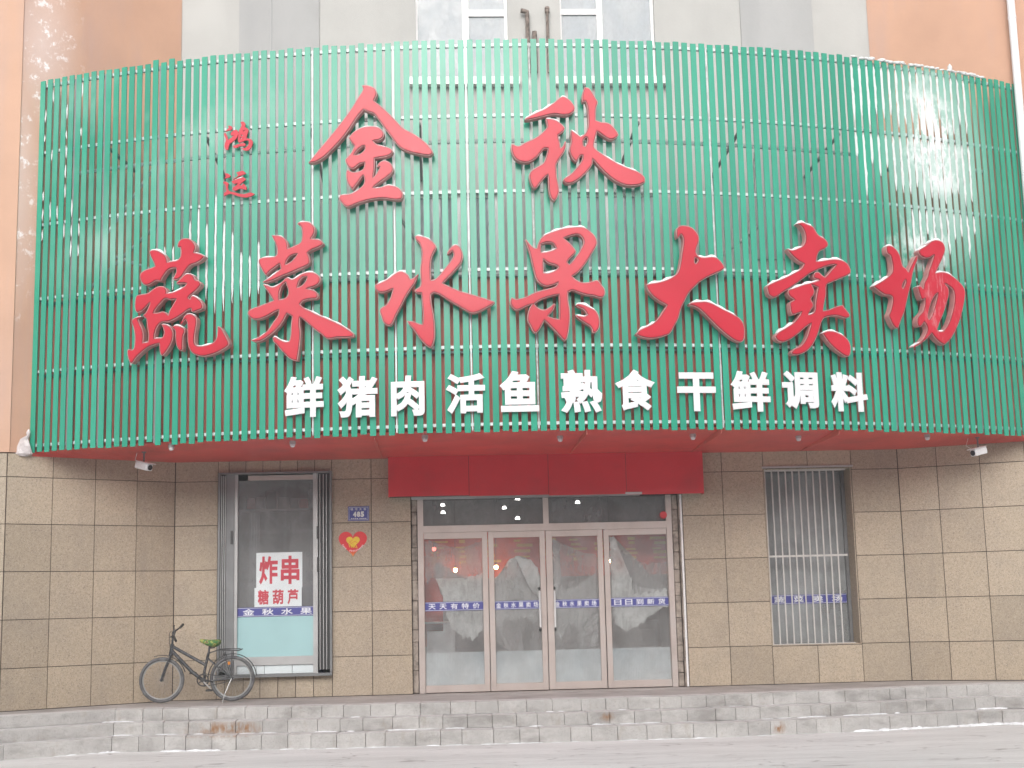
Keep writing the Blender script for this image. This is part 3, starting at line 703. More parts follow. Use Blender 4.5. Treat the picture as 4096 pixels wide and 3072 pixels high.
LT.append(('top row right: large red character 秋 (autumn) tipped with snow on its first stroke', (2000, 300, 2.765), 1, [
"272,485 300,465 400,415 500,370 600,300 690,235 760,265 810,320 830,370 810,410 760,440 690,445 600,435 500,455 400,480 285,500",
"505,480 575,485 640,510 700,560 720,590 700,625 645,665 650,700 665,760 670,808 700,775 715,735 730,735 730,790 710,850 670,910 625,985 625,1060 630,1130 650,1230 655,1290 630,1360 605,1390 570,1370 540,1290 535,1200 530,1105 490,1140 440,1200 400,1250 365,1250 340,1200 322,1110 345,1060 420,1010 480,970 515,880 530,815 490,815 450,860 400,915 330,960 250,965 180,935 140,880 122,810 125,765 150,765 180,780 220,780 280,745 380,700 450,650 510,590 520,560",
"935,135 985,145 1020,190 1060,260 1082,300 1065,360 1060,430 1060,500 1120,520 1200,530 1260,580 1308,650 1300,680 1240,715 1190,705 1130,665 1075,625 1060,680 1045,750 1045,800 1100,850 1200,915 1320,985 1440,1035 1530,1070 1600,1130 1605,1185 1540,1215 1430,1225 1330,1200 1230,1140 1130,1050 1040,950 1025,930 1020,990 970,1060 900,1130 820,1185 760,1200 710,1185 698,1155 720,1135 780,1095 850,1020 900,950 915,890 890,895 870,930 840,960 800,920 768,850 770,800 785,740 780,660 785,603 850,650 890,680 930,655 960,610 975,540 972,440 965,350 945,290 915,300 905,260 915,190"],
["925,720 950,690 965,700 965,740 940,790 925,780"]))
LT.append(('middle row, first from the left: large red character 蔬 with white frosted side', (480, 920, 3.072), .8, [
"358,262 400,243 450,245 510,275 560,315 580,360 583,395 620,385 700,370 740,330 748,270 745,215 710,210 708,175 740,120 800,100 860,110 905,150 930,200 925,245 910,275 960,285 1010,300 1040,325 1000,370 930,410 870,430 830,470 790,530 755,580 700,610 650,608 670,560 690,520 690,470 640,470 590,495 540,560 500,630 440,625 400,650 350,675 300,675 260,630 242,575 255,530 310,490 380,465 430,445 415,400 375,320",
"205,805 260,790 340,775 400,730 460,695 520,690 560,710 580,750 572,775 640,765 720,735 790,690 820,660 770,655 720,660 697,665 700,640 750,590 800,545 850,535 900,555 925,605 970,625 998,655 985,690 930,750 870,800 840,830 862,850 870,810 900,808 940,825 990,865 1018,920 1010,965 960,990 900,1010 878,1000 875,968 830,985 760,1040 680,1090 600,1125 530,1132 490,1150 450,1210 430,1280 425,1330 470,1325 515,1320 540,1280 535,1220 507,1155 570,1160 620,1190 650,1240 655,1300 640,1370 600,1450 550,1520 520,1545 500,1530 485,1460 485,1395 430,1410 350,1440 270,1500 200,1570 150,1635 125,1635 100,1570 90,1490 105,1460 150,1470 170,1450 180,1380 180,1280 160,1180 140,1130 150,1100 200,1070 262,1062 225,1100 250,1160 280,1230 290,1300 282,1385 345,1372 350,1280 335,1180 325,1100 305,1075 280,1050 320,1010 350,950 370,890 310,960 260,1000 215,1015 190,990 182,920 188,850",
"640,1190 680,1170 740,1180 790,1210 800,1250 780,1300 775,1380 770,1470 745,1488 715,1460 690,1400 680,1320 680,1250 660,1215",
"745,1165 770,1100 800,1045 850,1025 900,1040 940,1080 945,1140 930,1230 918,1330 925,1400 970,1425 1050,1415 1130,1390 1180,1340 1195,1270 1200,1183 1215,1183 1250,1210 1300,1300 1340,1385 1330,1420 1260,1470 1160,1520 1050,1550 960,1545 890,1510 845,1440 830,1350 830,1230 825,1140 805,1100 780,1130"],
["560,845 620,858 690,850 650,920 610,990 595,1045 560,1010 520,1000 470,1015 415,1018 450,960 510,890"]))
LT.append(('middle row, second from the left: large red character 菜', (960, 860, 2.765), .6, [
"350,225 400,222 460,235 510,275 530,330 530,370 600,340 670,300 685,240 685,170 670,125 632,100 650,80 710,72 770,80 820,125 830,180 810,230 785,262 850,265 895,280 920,310 915,330 850,365 780,395 750,420 770,470 775,520 750,555 660,595 560,640 460,680 360,725 260,750 250,740 310,700 380,650 450,595 440,540 380,585 330,625 290,668 270,650 235,590 205,520 220,480 290,465 370,460 405,440 410,380 390,310 365,260",
"255,765 300,775 360,795 420,770 470,730 520,690 570,710 620,690 680,650 760,630 830,640 880,680 888,730 860,770 800,800 740,815 800,825 850,855 865,900 840,925 780,930 700,950 665,985 700,1020 780,1060 870,1105 980,1150 1090,1200 1190,1260 1255,1310 1255,1345 1190,1355 1080,1355 970,1370 900,1320 820,1260 740,1190 665,1130 660,1200 670,1300 665,1400 650,1520 635,1610 600,1610 540,1580 470,1510 400,1430 370,1400 358,1355 385,1345 440,1375 500,1400 545,1395 560,1320 565,1220 575,1120 520,1090 480,1170 420,1250 330,1330 240,1390 160,1405 120,1385 160,1370 230,1335 310,1270 370,1180 420,1110 430,1050 370,1080 290,1125 200,1155 130,1145 90,1105 88,1070 120,1040 200,1010 290,975 370,945 330,880 280,810"],
["505,545 530,490 570,450 635,430 590,490 540,530", "435,935 440,850 470,780 505,745 520,790 535,850 520,900 480,925", "635,800 660,730 700,690 740,685 725,730 680,780"]))
LT.append(('middle row, third from the left: large red character 水 (water)', (1480, 900, 3.190), 1, [
"60,785 70,760 130,735 220,690 300,630 370,590 430,595 490,640 515,690 560,670 615,622 580,730 510,830 450,930 400,1030 340,1140 290,1250 260,1280 220,1280 170,1240 145,1170 122,1090 150,1050 210,1010 260,930 280,860 292,815 240,840 170,860 110,855 70,820",
"570,150 590,135 650,140 730,165 800,210 848,280 820,340 790,410 775,500 775,600 780,705 830,690 900,620 980,520 1040,440 1065,380 1050,330 1010,365 982,372 995,330 1040,275 1090,250 1140,270 1175,330 1185,400 1165,480 1110,550 1030,640 928,742 1020,785 1150,840 1290,880 1420,920 1530,955 1590,980 1570,1010 1480,1060 1380,1110 1300,1125 1230,1095 1120,1030 1000,960 890,890 820,865 780,885 780,960 800,1080 820,1200 828,1330 825,1450 790,1550 760,1560 700,1520 630,1440 560,1340 490,1260 472,1222 560,1230 630,1260 670,1265 675,1150 665,1000 655,870 600,870 572,850 580,820 640,780 645,680 640,560 655,450 660,340 630,240 585,190"], []))
LT.append(('middle row, centre: large red character 果 (fruit) with looped strokes', (2000, 880, 3.318), 1, [
"333,262 350,262 400,320 450,365 490,375 510,300 560,220 640,175 740,140 860,105 990,92 1110,95 1200,150 1265,220 1290,300 1275,350 1240,410 1180,510 1110,610 1030,700 960,745 1010,790 1090,825 1170,825 1240,805 1300,800 1350,860 1390,920 1395,980 1370,1020 1320,1030 1240,1005 1150,995 1050,965 960,935 905,960 905,1060 925,1180 930,1300 915,1450 890,1570 860,1605 820,1570 740,1480 650,1390 590,1330 560,1390 520,1460 480,1500 440,1480 400,1400 365,1330 370,1240 395,1160 430,1115 340,1150 240,1195 190,1185 145,1130 135,1070 155,1025 200,1045 240,1045 340,1020 450,965 560,930 660,905 735,880 770,830 740,850 680,870 620,880 540,850 480,780 450,680 420,560 390,430 350,320",
"1000,1130 1040,1108 1110,1120 1200,1160 1270,1200 1310,1270 1325,1360 1310,1440 1270,1490 1230,1495 1210,1430 1150,1380 1070,1330 1010,1280 1000,1260 1060,1270 1120,1275 1160,1255 1110,1190 1050,1160"],
["545,320 620,300 700,310 745,375 680,405 600,425 550,430", "575,520 640,570 740,600 775,625 740,660 650,700 580,700", "850,240 940,210 1030,195 1085,230 1110,290 1085,360 1040,440 980,520 920,590 895,555 930,510 1000,440 1010,410 950,330 900,280",
 "455,1113 540,1060 650,1020 780,990 785,1100 785,1200 787,1314 710,1300 638,1275 700,1205 740,1125 715,1105 650,1160 570,1190 500,1160"]))
LT.append(('middle row, third from the right: large red character 大 (big)', (2500, 880, 3.318), 1, [
"690,240 680,180 690,110 730,75 800,72 880,95 940,150 980,220 980,290 955,360 945,430 980,480 1060,495 1150,485 1220,500 1290,570 1322,630 1300,660 1220,700 1110,750 1010,810 930,880 840,980 790,1080 740,1190 710,1300 660,1400 590,1510 500,1545 400,1570 290,1570 200,1545 145,1515 190,1460 270,1420 370,1370 450,1290 510,1200 555,1130 480,1090 380,1020 300,920 280,860 340,840 440,825 560,790 650,740 700,690 730,580 750,450 770,330 770,240 745,190 710,235",
"845,1110 900,1090 1000,1082 1080,1080 1170,1110 1300,1180 1440,1250 1530,1310 1580,1400 1590,1500 1575,1590 1540,1618 1470,1605 1370,1540 1240,1430 1110,1300 1010,1200 920,1145 860,1130"], ["928,500 955,510 970,535 940,580 925,560"]))
LT.append(('middle row, second from the right: large red character 卖 (sell)', (3020, 860, 2.861), 1, [
"475,100 540,82 600,105 660,130 690,175 730,230 790,265 830,310 835,350 800,385 740,415 715,460 700,530 780,520 880,505 970,510 1040,540 1085,600 1095,660 1060,690 990,720 900,760 820,800 815,900 795,1000 780,1095 850,1080 930,1045 1000,1030 1040,1080 1085,1140 1080,1170 1030,1180 950,1155 870,1155 790,1180 760,1230 730,1330 690,1430 640,1510 570,1570 490,1600 430,1595 412,1570 450,1530 530,1490 590,1400 620,1310 640,1240 570,1290 480,1370 390,1430 310,1455 250,1430 228,1385 260,1345 350,1290 440,1230 500,1160 530,1110 480,1130 430,1145 410,1110 400,1050 400,1000 450,970 400,935 375,890 385,855 430,840 500,815 570,790 640,775 700,755 735,742 700,735 670,715 668,690 690,655 730,655 770,690 800,710 830,680 880,620 930,568 860,575 780,600 700,635 630,670 560,720 480,780 400,835 310,890 240,940 200,940 160,915 145,870 135,820 150,800 220,765 330,720 440,665 530,610 560,560 500,530 430,470 380,410 370,385 420,400 480,385 545,350 570,310 575,240 555,170 515,120",
"770,1350 830,1325 900,1330 980,1360 1050,1410 1090,1480 1095,1560 1080,1610 1050,1620 990,1590 900,1520 820,1430 780,1370"],
["650,800 720,830 705,900 690,1000 680,1100 640,1130 610,1140 640,1090 670,1030 640,960 670,920 680,870 660,820"]))
LT.append(('middle row, last on the right: large red character 场 streaked with ice', (3440, 920, 3.3174), 1.2, [
"345,230 370,205 430,215 490,270 530,340 550,420 570,480 610,510 640,560 660,500 700,420 740,345 765,340 760,400 730,480 700,580 680,700 650,820 620,950 590,1080 550,1180 510,1300 480,1305 440,1270 400,1190 380,1130 400,1080 420,1000 430,900 400,870 330,860 250,810 190,760 180,740 250,700 330,650 400,590 425,550 430,480 415,400 400,340 360,310",
"770,280 800,250 870,210 940,150 1010,130 1080,150 1120,200 1130,270 1100,360 1050,470 1000,570 1080,555 1160,570 1240,620 1330,700 1390,790 1395,880 1370,1020 1330,1180 1270,1330 1200,1450 1120,1525 1070,1500 1000,1440 950,1370 900,1430 830,1490 760,1540 700,1555 720,1530 800,1480 860,1400 890,1320 880,1270 850,1220 810,1280 775,1285 755,1230 770,1150 830,1080 855,1000 860,910 820,930 790,860 760,750 800,740 840,780 850,700 890,620 910,540 950,430 980,330 920,370 850,370 790,330"],
["575,700 600,660 605,690 570,780 560,750", "1120,710 1170,740 1230,790 1250,880 1240,1000 1210,1130 1170,1240 1110,1330 1060,1345 1025,1320 1060,1220 1110,1100 1150,970 1180,850 1170,770", "1030,840 1010,930 980,1040 950,1130 915,1190 900,1150 920,1050 950,950 1000,860"]))
for lab, crop, sn, outs, hol in LT:
    letter('sign_letter', lab, GR, crop, [parse(t) for t in outs], [parse(t) for t in hol], .095, .05, sn)
GS = 'small red characters at the upper left of the slat screen'
letter('sign_letter', 'upper of the two small red characters at the upper left, 鸿', GS, (860, 460, 4.61), [parse(t) for t in (
"235,195 300,205 318,240 300,270 250,285 200,300 188,295 230,265 255,230",
"165,340 190,330 225,390 237,460 300,420 350,370 300,380 290,340 330,290 390,275 420,300 415,400 360,460 300,510 265,530 240,640 200,640 175,590 185,520 205,450 175,390",
"470,135 510,120 550,140 555,180 545,220 600,250 615,290 590,360 575,430 630,435 680,460 695,500 680,560 640,630 570,660 520,640 485,610 540,610 590,580 620,530 620,470 560,465 500,495 440,510 420,470 430,400 425,340 450,270 480,220 490,180",
"330,570 400,545 450,530 530,515 570,540 550,570 450,575 400,605 340,600")],
 [parse(t) for t in ("515,285 545,278 540,300 518,305", "478,365 510,362 508,385 476,388", "460,415 490,412 486,438 462,440")], .02, .045, 0, 2, False)
letter('sign_letter', 'lower of the two small red characters at the upper left, 运, snow on its base', GS, (860, 460, 4.61), [parse(t) for t in (
"175,1075 240,1080 285,1120 270,1145 200,1165 165,1180 200,1130",
"150,1235 200,1225 250,1260 235,1320 240,1370 280,1410 360,1425 440,1450 530,1460 600,1440 660,1430 730,1455 700,1480 570,1520 450,1505 360,1475 280,1450 220,1470 170,1490 160,1440 210,1410 200,1340 190,1290 160,1260",
"390,1060 440,1045 520,1030 570,1080 500,1105 400,1150 335,1195 330,1182 400,1140 425,1110",
"305,1225 380,1190 470,1160 530,1150 570,1190 510,1230 450,1290 480,1300 530,1265 580,1330 575,1385 500,1360 440,1360 370,1400 320,1370 340,1330 400,1290 420,1250 350,1270")],
 [], .02, .045, .5, 2, False)
# white characters
GW = 'white sign characters in the bottom row of the slat screen'
A_ = cr(1080, 1400, 1.813); B_ = cr(2200, 1400, 1.676)
WL = [('鲜', A_, 100, 388, 190, 488, 'leftmost white character of the bottom row, 鲜'), ('猪', A_, 487, 780, 188, 488, 'second white character from the left, 猪'), ('肉', A_, 877, 1120, 185, 478, 'third white character from the left, 肉'),
      ('活', A_, 1275, 1560, 170, 460, 'white character 活, fourth from the left'), ('鱼', A_, 1665, 1950, 150, 447, 'white character 鱼 (fish), fifth from the left'), ('熟', B_, 72, 350, 130, 420, 'white character 熟 in the middle of the bottom row'),
      ('食', B_, 437, 705, 130, 405, 'white character 食 (food) right of the middle of the bottom row'), ('干', B_, 855, 1113, 150, 410, 'white character 干 made of three plain bars'), ('鲜', B_, 1215, 1477, 140, 412, 'white character 鲜, third from the right in the bottom row'),
      ('调', B_, 1560, 1800, 140, 395, 'white character 调, second from the right in the bottom row'), ('料', B_, 1885, 2130, 150, 412, 'rightmost white character of the bottom row, 料')]
for ch, f, x0, x1, y0, y1, lab in WL:
    Hh = hit_arc(f((x0 + x1) / 2, (y0 + y1) / 2), RS + .06); a = math.atan2(Hh.x - CX, CY - Hh.y); u = Vector((cos(a), sin(a), 0)); n = Vector((sin(a), -cos(a), 0))
    def pr(x, y):
        d = ray(*f(x, y)); t = (Hh - CAM).dot(n) / d.dot(n); q = CAM + d * t - Hh; return q.dot(u), q.z
    ua = (pr(x0, (y0 + y1) / 2)[0]); ub = pr(x1, (y0 + y1) / 2)[0]; za = pr((x0 + x1) / 2, y1)[1]; zb = pr((x0 + x1) / 2, y0)[1]
    bm = bmesh.new(); add_glyph(bm, ch, Vector((ua, za, -.02)), X, Y_, Z, ub - ua, zb - za, .02, .036)
    o = done(bm, 'sign_character', 'white'); o.matrix_world = Matrix(((u.x, 0, n.x, Hh.x), (u.y, 0, n.y, Hh.y), (0, 1, 0, Hh.z), (0, 0, 0, 1))); tag(o, lab, 'sign letter', GW)

# ------------------------------------------------------------------ left shop window
TB = -Vector(bld.location)
def child(o, p): o.parent = p; return o
y = D - .075
wl = part(B('shop_window', 'greymetal', None, (-3.012, -2.985, y, D + .1, .745, 3.47), (-1.505, -1.478, y, D + .1, .745, 3.47), (-2.985, -1.505, y, D + .1, 3.445, 3.47), (-3.04, -1.478, y - .03, D + .1, .72, .757),
    (-2.91, -2.80, D - .03, D + .08, .757, 3.445)))
child(B('jamb', 'alu2', None, (-2.80, -2.757, D - .01, D + .08, .757, 3.445), (-1.735, -1.672, D - .01, D + .08, .757, 3.445), (-2.757, -1.735, D + .0, D + .08, .873, .985)), wl)
child(B('top_bar', 'alu', None, (-2.62, -1.735, D + .0, D + .08, 3.365, 3.43)), wl)
child(B('pane', 'glass_win', None, (-2.757, -1.735, D + .045, D + .05, .985, 3.365)), wl)
child(B('window_film', 'aqua', None, (-2.757, -1.735, D + .037, D + .043, .985, 1.516)), wl)
sills = [-2.757, -2.50, -2.39, -2.02, -1.735]
for a, b in zip(sills, sills[1:]): child(B('sill_tile', 'poster', None, (a + .003, b - .003, D + .02, D + .09, .76, .87)), wl)
for grp, x0 in (('left', -2.975), ('right', -1.655)):
    for k, off_ in enumerate((.0, .026, .052) if grp == 'left' else (.012, .058, .100)):
        child(B('gate_bar', 'alu2', None, (x0 + off_, x0 + off_ + .009, D - .055, D - .02, .80, 3.43)), wl)
    child(B('gate_back', 'darkmetal', None, (x0 - .006, x0 + (.062 if grp == 'left' else .145), D - .018, D - .005, .80, 3.44)), wl)
child(B('gate_lock', 'darkmetal', None, (-2.845, -2.815, D - .045, D - .03, 2.5, 2.68)), wl); child(B('gate_lock', 'darkmetal', None, (-1.685, -1.66, D - .035, D - .012, 2.55, 2.72), (-1.68, -1.665, D - .03, D - .012, 2.1, 2.3)), wl)
def strip(parent, x0, x1, z0, z1, yf, text, pad0, pad1, hfrac=.66, wfrac=.74, bold=.02):
    st = child(B('lettering_strip', 'blue', None, (x0, x1, yf, yf + .003, z0, z1)), parent)
    bm = bmesh.new(); n = len(text); cell = (x1 - x0 - pad0 - pad1) / n; h = (z1 - z0) * hfrac
    for i, ch in enumerate(text):
        add_glyph(bm, ch, Vector((x0 + pad0 + cell * (i + .5 - wfrac / 2), yf - .001, (z0 + z1) / 2 - h / 2)), X, Z, N, cell * wfrac, h, .0015, bold)
    bx(bm, x0, x1, yf - .0015, yf - .0005, z1 - .012, z1 - .007); bx(bm, x0, x1, yf - .0015, yf - .0005, z0 + .007, z0 + .012)
    # the strip is itself a part of its window; its print is joined into it
    me = bpy.data.meshes.new('p'); bmesh.ops.recalc_face_normals(bm, faces=bm.faces)
    b2 = bmesh.new(); b2.from_mesh(st.data); nb = len(b2.faces); bm.to_mesh(me); b2.from_mesh(me)
    b2.faces.ensure_lookup_table()
    for f in b2.faces[nb:]: f.material_index = 1
    b2.to_mesh(st.data); st.data.materials.append(M['bluetxt']); b2.free(); bm.free(); bpy.data.meshes.remove(me)
    return st
strip(wl, -2.757, -1.735, 1.52, 1.644, D + .034, '金秋水果', .02, -.03, .68, .62)
def poster(x0, x1, z0, z1, text, label, hf, wf, dy, skew=0):
    bm = bmesh.new(); bx(bm, x0, x1, D + .036 - dy, D + .038 - dy, z0, z1)
    n = len(text); cell = (x1 - x0) * .94 / n; h = (z1 - z0) * hf
    for i, ch in enumerate(text):
        nf = len(bm.faces); add_glyph(bm, ch, Vector((x0 + (x1 - x0) * .03 + cell * (i + .5 - wf / 2), D + .0355 - dy, (z0 + z1) / 2 - h / 2)), X, Z, N, cell * wf, h, .001, .03, 1)
    return tag(done(bm, 'poster', ['poster', 'postertxt']), label, 'poster', 'paper posters in the left shop window')
poster(-2.508, -1.885, 1.90, 2.378, '炸串', 'white paper poster with two big red characters 炸串 in the left window', .80, .86, 0)
poster(-2.53, -1.893, 1.648, 1.905, '糖葫芦', 'lower white paper poster with three smaller red characters 糖葫芦', .78, .74, .004)

# ------------------------------------------------------------------ right barred window
d = .33
wr = part(B('barred_window', 'greymetal', None, (RW[0], RW[0] + .05, D + d, D + d + .08, RW[2], RW[3]), (RW[1] - .06, RW[1], D + d - .02, D + d + .08, RW[2], RW[3]), (RW[0] + .05, RW[1] - .06, D + d, D + d + .08, RW[3] - .04, RW[3]), (RW[0] + .05, RW[1] - .06, D + d, D + d + .08, RW[2], RW[2] + .03)))
child(B('pane', 'glass_dark', None, (RW[0] + .05, RW[1] - .06, D + d + .03, D + d + .035, RW[2] + .03, RW[3] - .04)), wr)
child(B('reveal', 'tile', None, (RW[1] - .014, RW[1] - .001, D + .002, D + d, RW[2], RW[3]), (RW[0] + .001, RW[0] + .014, D + .002, D + d, RW[2], RW[3]), (RW[0] + .015, RW[1] - .015, D + .03, D + d, RW[3] - .014, RW[3] - .001), (RW[0] + .015, RW[1] - .015, D + .03, D + d, RW[2] + .001, RW[2] + .014)), wr)
for i in range(11): 
    x = 4.545 + i * .0975; child(B('window_bar', 'bar', None, (x, x + .017, D + .06, D + .077, .955, 3.37)), wr)
child(B('cross_bar', 'bar', None, (4.522, 5.66, D + .056, D + .08, 2.16, 2.185), (4.522, 5.7, D + .05, D + .085, .95, .975), (4.522, 5.7, D + .05, D + .085, 3.355, 3.388)), wr)
child(B('lintel_strip', 'alu2', None, (4.50, 5.79, D - .02, D + .0, 3.395, 3.42)), wr)
xa, za = PW(4.535, 1.515, d + .02); xb, zb = PW(5.572, 1.64, d + .02)
strip(wr, RW[0] + .06, RW[1] - .07, za, zb, D + d + .02, '蔬菜卖场', .02, .0, .7, .55)

# ------------------------------------------------------------------ entrance doors
dd = .08; yd = D + dd
de = part(B('entrance_frame', 'alu', None,
    (-.312, -.232, yd - .03, yd + .08, .44, 3.06), (3.135, 3.212, yd - .03, yd + .08, .44, 3.06),
    (-.232, 3.135, yd - .025, yd + .075, 2.60, 2.695), (1.425, 1.50, yd - .025, yd + .075, 2.695, 3.06)))
child(B('transom_pane', 'glass_top', None, (-.232, 1.425, yd + .02, yd + .025, 2.695, 3.06)), de); child(B('transom_pane', 'glass_top', None, (1.50, 3.135, yd + .02, yd + .025, 2.695, 3.06)), de)
child(B('shutter_box', 'alu2', None, (-.39, 2.77, D - .05, D + .05, 3.055, 3.095)), de)
def jag(P, amp):
    out = []; n = len(P)
    for i in range(n):
        (x0, y0), (x1, y1) = P[i], P[(i + 1) % n]; L = hypot(x1 - x0, y1 - y0); k = max(1, int(L / 9))
        for j in range(k):
            t = j / k; a = min(amp, L * .12) * (1 if j else .3)
            out.append((x0 + (x1 - x0) * t + random.uniform(-a, a), y0 + (y1 - y0) * t + random.uniform(-a, a) * 1.4))
    return out
LEAF = [(-.228, .648, .802 - .228, None), (.653, 1.443, None, None), (1.449, 2.243, None, None), (2.249, 3.132, None, None)]
leaves = [(-.228, .646, .0, .075), (.655, 1.440, .075, .075), (1.449, 2.240, .09, .075), (2.252, 3.132, .075, .0)]
TX = ['天天有特价', '金秋水果卖场', '金秋水果卖场', '日日到新货']
c6 = cr(1540, 1740, 1.5085)
ICE = [["300,780 330,760 370,810 430,830 480,860 530,850 590,830 592,1170 580,1190 568,1185 555,1220 545,1205 530,1245 510,1212 498,1230 490,1212 470,1235 462,1205 440,1200 400,1160 370,1080 350,980 320,900 305,850"],
       ["662,860 700,850 740,760 790,730 870,750 920,800 935,850 940,1100 900,1140 860,1100 760,1120 720,1100 690,1240 665,1180", ],
       ["1012,625 1040,640 1050,720 1060,860 1040,920 1100,930 1180,900 1270,830 1285,900 1290,1000 1280,1240 1255,1290 1225,1200 1180,1290 1160,1150 1100,1140 1060,1230 1010,1190"],
       ["1355,610 1385,615 1420,700 1480,800 1500,900 1600,930 1700,920 1705,1035 1640,1060 1620,1082 1580,1100 1565,1130 1540,1135 1530,1155 1500,1158 1485,1172 1450,1188 1430,1165 1400,1150 1375,1095"]]
THIN = [["236,640 300,650 420,700 500,690 590,640 592,830 480,860 360,800 300,770 260,900 238,850"], ["662,1240 690,1240 720,1290 760,1305 900,1302 940,1300 940,1000 850,900 780,740 720,800 662,870"],
        ["1012,640 1100,730 1270,720 1285,830 1285,1290 1180,1300 1030,1290 1012,1200"], ["1420,700 1560,780 1702,760 1704,930 1500,960 1490,820"]]
for i, (x0, x1, sl_, sr_) in enumerate(leaves):
    zt, zb = 2.598, .447; tw = .085; bw = .095 if i in (0, 3) else .10
    fr = [(x0, x0 + (sl_ or .004), yd - .02, yd + .03, zb, zt), (x1 - (sr_ or .004), x1, yd - .02, yd + .03, zb, zt),
          (x0 + (sl_ or .004), x1 - (sr_ or .004), yd - .018, yd + .028, zt - tw, zt), (x0 + (sl_ or .004), x1 - (sr_ or .004), yd - .018, yd + .028, zb, zb + bw)]
    dr = part(B('door', 'alu', None, *fr, bevel=.003))
    gx0, gx1, gz0, gz1 = x0 + (sl_ or .004), x1 - (sr_ or .004), zb + bw, zt - tw
    child(B('pane', 'glass_door', None, (gx0, gx1, yd + .010, yd + .014, gz0, gz1)), dr)
    child(B('privacy_film', 'film', None, (gx0, gx1, yd + .0155, yd + .018, gz0, .975)), dr)
    zs0, zs1 = (1.535, 1.657) if i in (0, 3) else (1.535, 1.65)
    strip(dr, gx0, gx1, zs0, zs1, yd + .005, TX[i], .02 if i in (0, 3) else .0, .02, .62, .66)
    for nm, mt, LL, yo in (('ice_film', 'ice', ICE[i], .0225), ('thin_ice_film', 'ice_thin', THIN[i], .0205)):
        bm = bmesh.new()
        for t in LL:
            P = [onY(c6(*q), yd + yo) for q in jag(parse(t), 7 if nm == 'ice_film' else 12)]
            P = [(min(max(q.x, gx0), gx1), q.z) for q in P]
            f0 = [bm.verts.new((a, yd + yo, b)) for a, b in P]
            bmesh.ops.triangulate(bm, faces=[bm.faces.new(f0)])
        child(done(bm, nm, mt), dr)
    if i in (1, 2):
        hx = 1.345 if i == 1 else 1.548
        bm = bmesh.new(); tube(bm, [(hx, yd - .07, 1.285), (hx, yd - .07, 1.775)], .014, 10)
        for hz in (1.335, 1.73): tube(bm, [(hx, yd - .07, hz), (hx, yd + .0, hz)], .009, 8)
        child(done(bm, 'handle', 'handle', smooth=True), dr)
        bm = bmesh.new(); tube(bm, [(hx, yd - .005, 1.81), (hx, yd - .018, 1.81)], .02, 12); tube(bm, [(hx, yd - .005, 1.25), (hx, yd - .018, 1.25)], .02, 12)
        child(done(bm, 'handle_rose', 'black', smooth=True), dr)
# side strips of torn mortar
for x0, x1 in ((-.398, -.316), (3.216, 3.30)):
    bm = bmesh.new(); z = .445
    while z < 3.05:
        h = random.uniform(.15, .4); e = random.uniform(0, .006)
        bx(bm, x0 + e, x1 - random.uniform(0, .008), D + .045 + random.uniform(-.006, .006), D + .12, z, min(3.055, z + h - .005)); z += h
    child(done(bm, 'mortar_strip', 'foam', bevel=.008), de)
child(B('gap_back', 'joint', None, (-.40, -.312, D + .12, D + .18, .44, 3.06)), de); child(B('gap_back', 'joint', None, (3.212, 3.32, D + .12, D + .18, .44, 3.06)), de); child(B('gap_fill', 'foam', None, (3.305, 3.359, D + .014, D + .12, .44, 3.06)), de)
bm = bmesh.new(); tube(bm, [(3.335, D - .005, .445), (3.335, D - .005, 3.055)], .016, 8)
tag(done(bm, 'conduit', 'upvc', smooth=True), 'thin silver conduit upright on the wall just right of the doors', 'conduit')
# red header panels
px = [-.70, .402, 1.495, 2.57, 3.645]; hp = part(B('header_box', 'joint', None, (-.69, 3.635, 19.012, D + .01, 3.09, 3.64)))
for i in range(4): child(B('header_panel', 'panel', None, (px[i] + .003, px[i + 1] - .003, 18.995, 19.011, 3.09 - i * .012, 3.645), *(((px[i], px[i] + .012, 19.011, D, 3.09, 3.645),) if i == 0 else ()), *(((px[4] - .012, px[4] + .0, 19.013, D, 3.05, 3.645),) if i == 3 else ())), hp)
child(B('lower_strip', 'alu2', None, (2.55, 2.78, 18.985, 18.994, 3.055, 3.09)), hp)
# alarm bell
bm = bmesh.new(); c = onY(c6(1680, 482), D + .02)
for r0, dpt in ((.052, .0), (.046, .035), (.02, .05)): tube(bm, [(c.x, D + .04, c.z), (c.x, D + .03 - dpt, c.z)], r0, 20)
tag(done(bm, 'alarm_bell', 'panel', smooth=False, bevel=.004), 'round red alarm bell at the upper right corner of the door frame', 'alarm bell')

# ------------------------------------------------------------------ shop interior
inr = part(B('interior_shell', 'wood', None, (-3.6, 6.4, 25, 25.1, .44, 3.6), (-3.7, -3.6, D + .5, 25.1, .44, 3.6), (6.4, 6.5, D + .5, 25.1, .44, 3.6), (-1.2, -1.1, D + .4, 25, .44, 3.6), (3.9, 4.0, D + .4, 25, .44, 3.6)))
child(B('interior_ceiling', 'ceil', None, (-3.6, 6.4, D + .32, 25, 3.58, 3.62)), inr)
child(B('interior_floor', 'counter', None, (-3.6, 6.4, D + .32, 25, .436, .445)), inr)
bm = bmesh.new(); yb = 19.95; bx(bm, -.32, 3.3, yb, yb + .02, 1.98, 2.66)
for q in range(9):      # yellow print, too blurred to read in the photograph
    x = -.2 + q * .4
    for k in range(5): w_ = random.uniform(.08, .24); x2 = x + random.uniform(0, .1); z2 = 2.2 + .07 * k + random.uniform(-.01, .01); bx(bm, x2, x2 + w_, yb - .004, yb - .001 - .0003 * k, z2, z2 + random.uniform(.02, .05), 1)
tag(done(bm, 'hanging_banner', ['banner', 'inyellow']), 'red hanging banner with blurred yellow print inside the shop behind the doors', 'banner')
bm = bmesh.new(); bx(bm, -.28, .02, 19.6, 19.62, 1.05, 2.0)
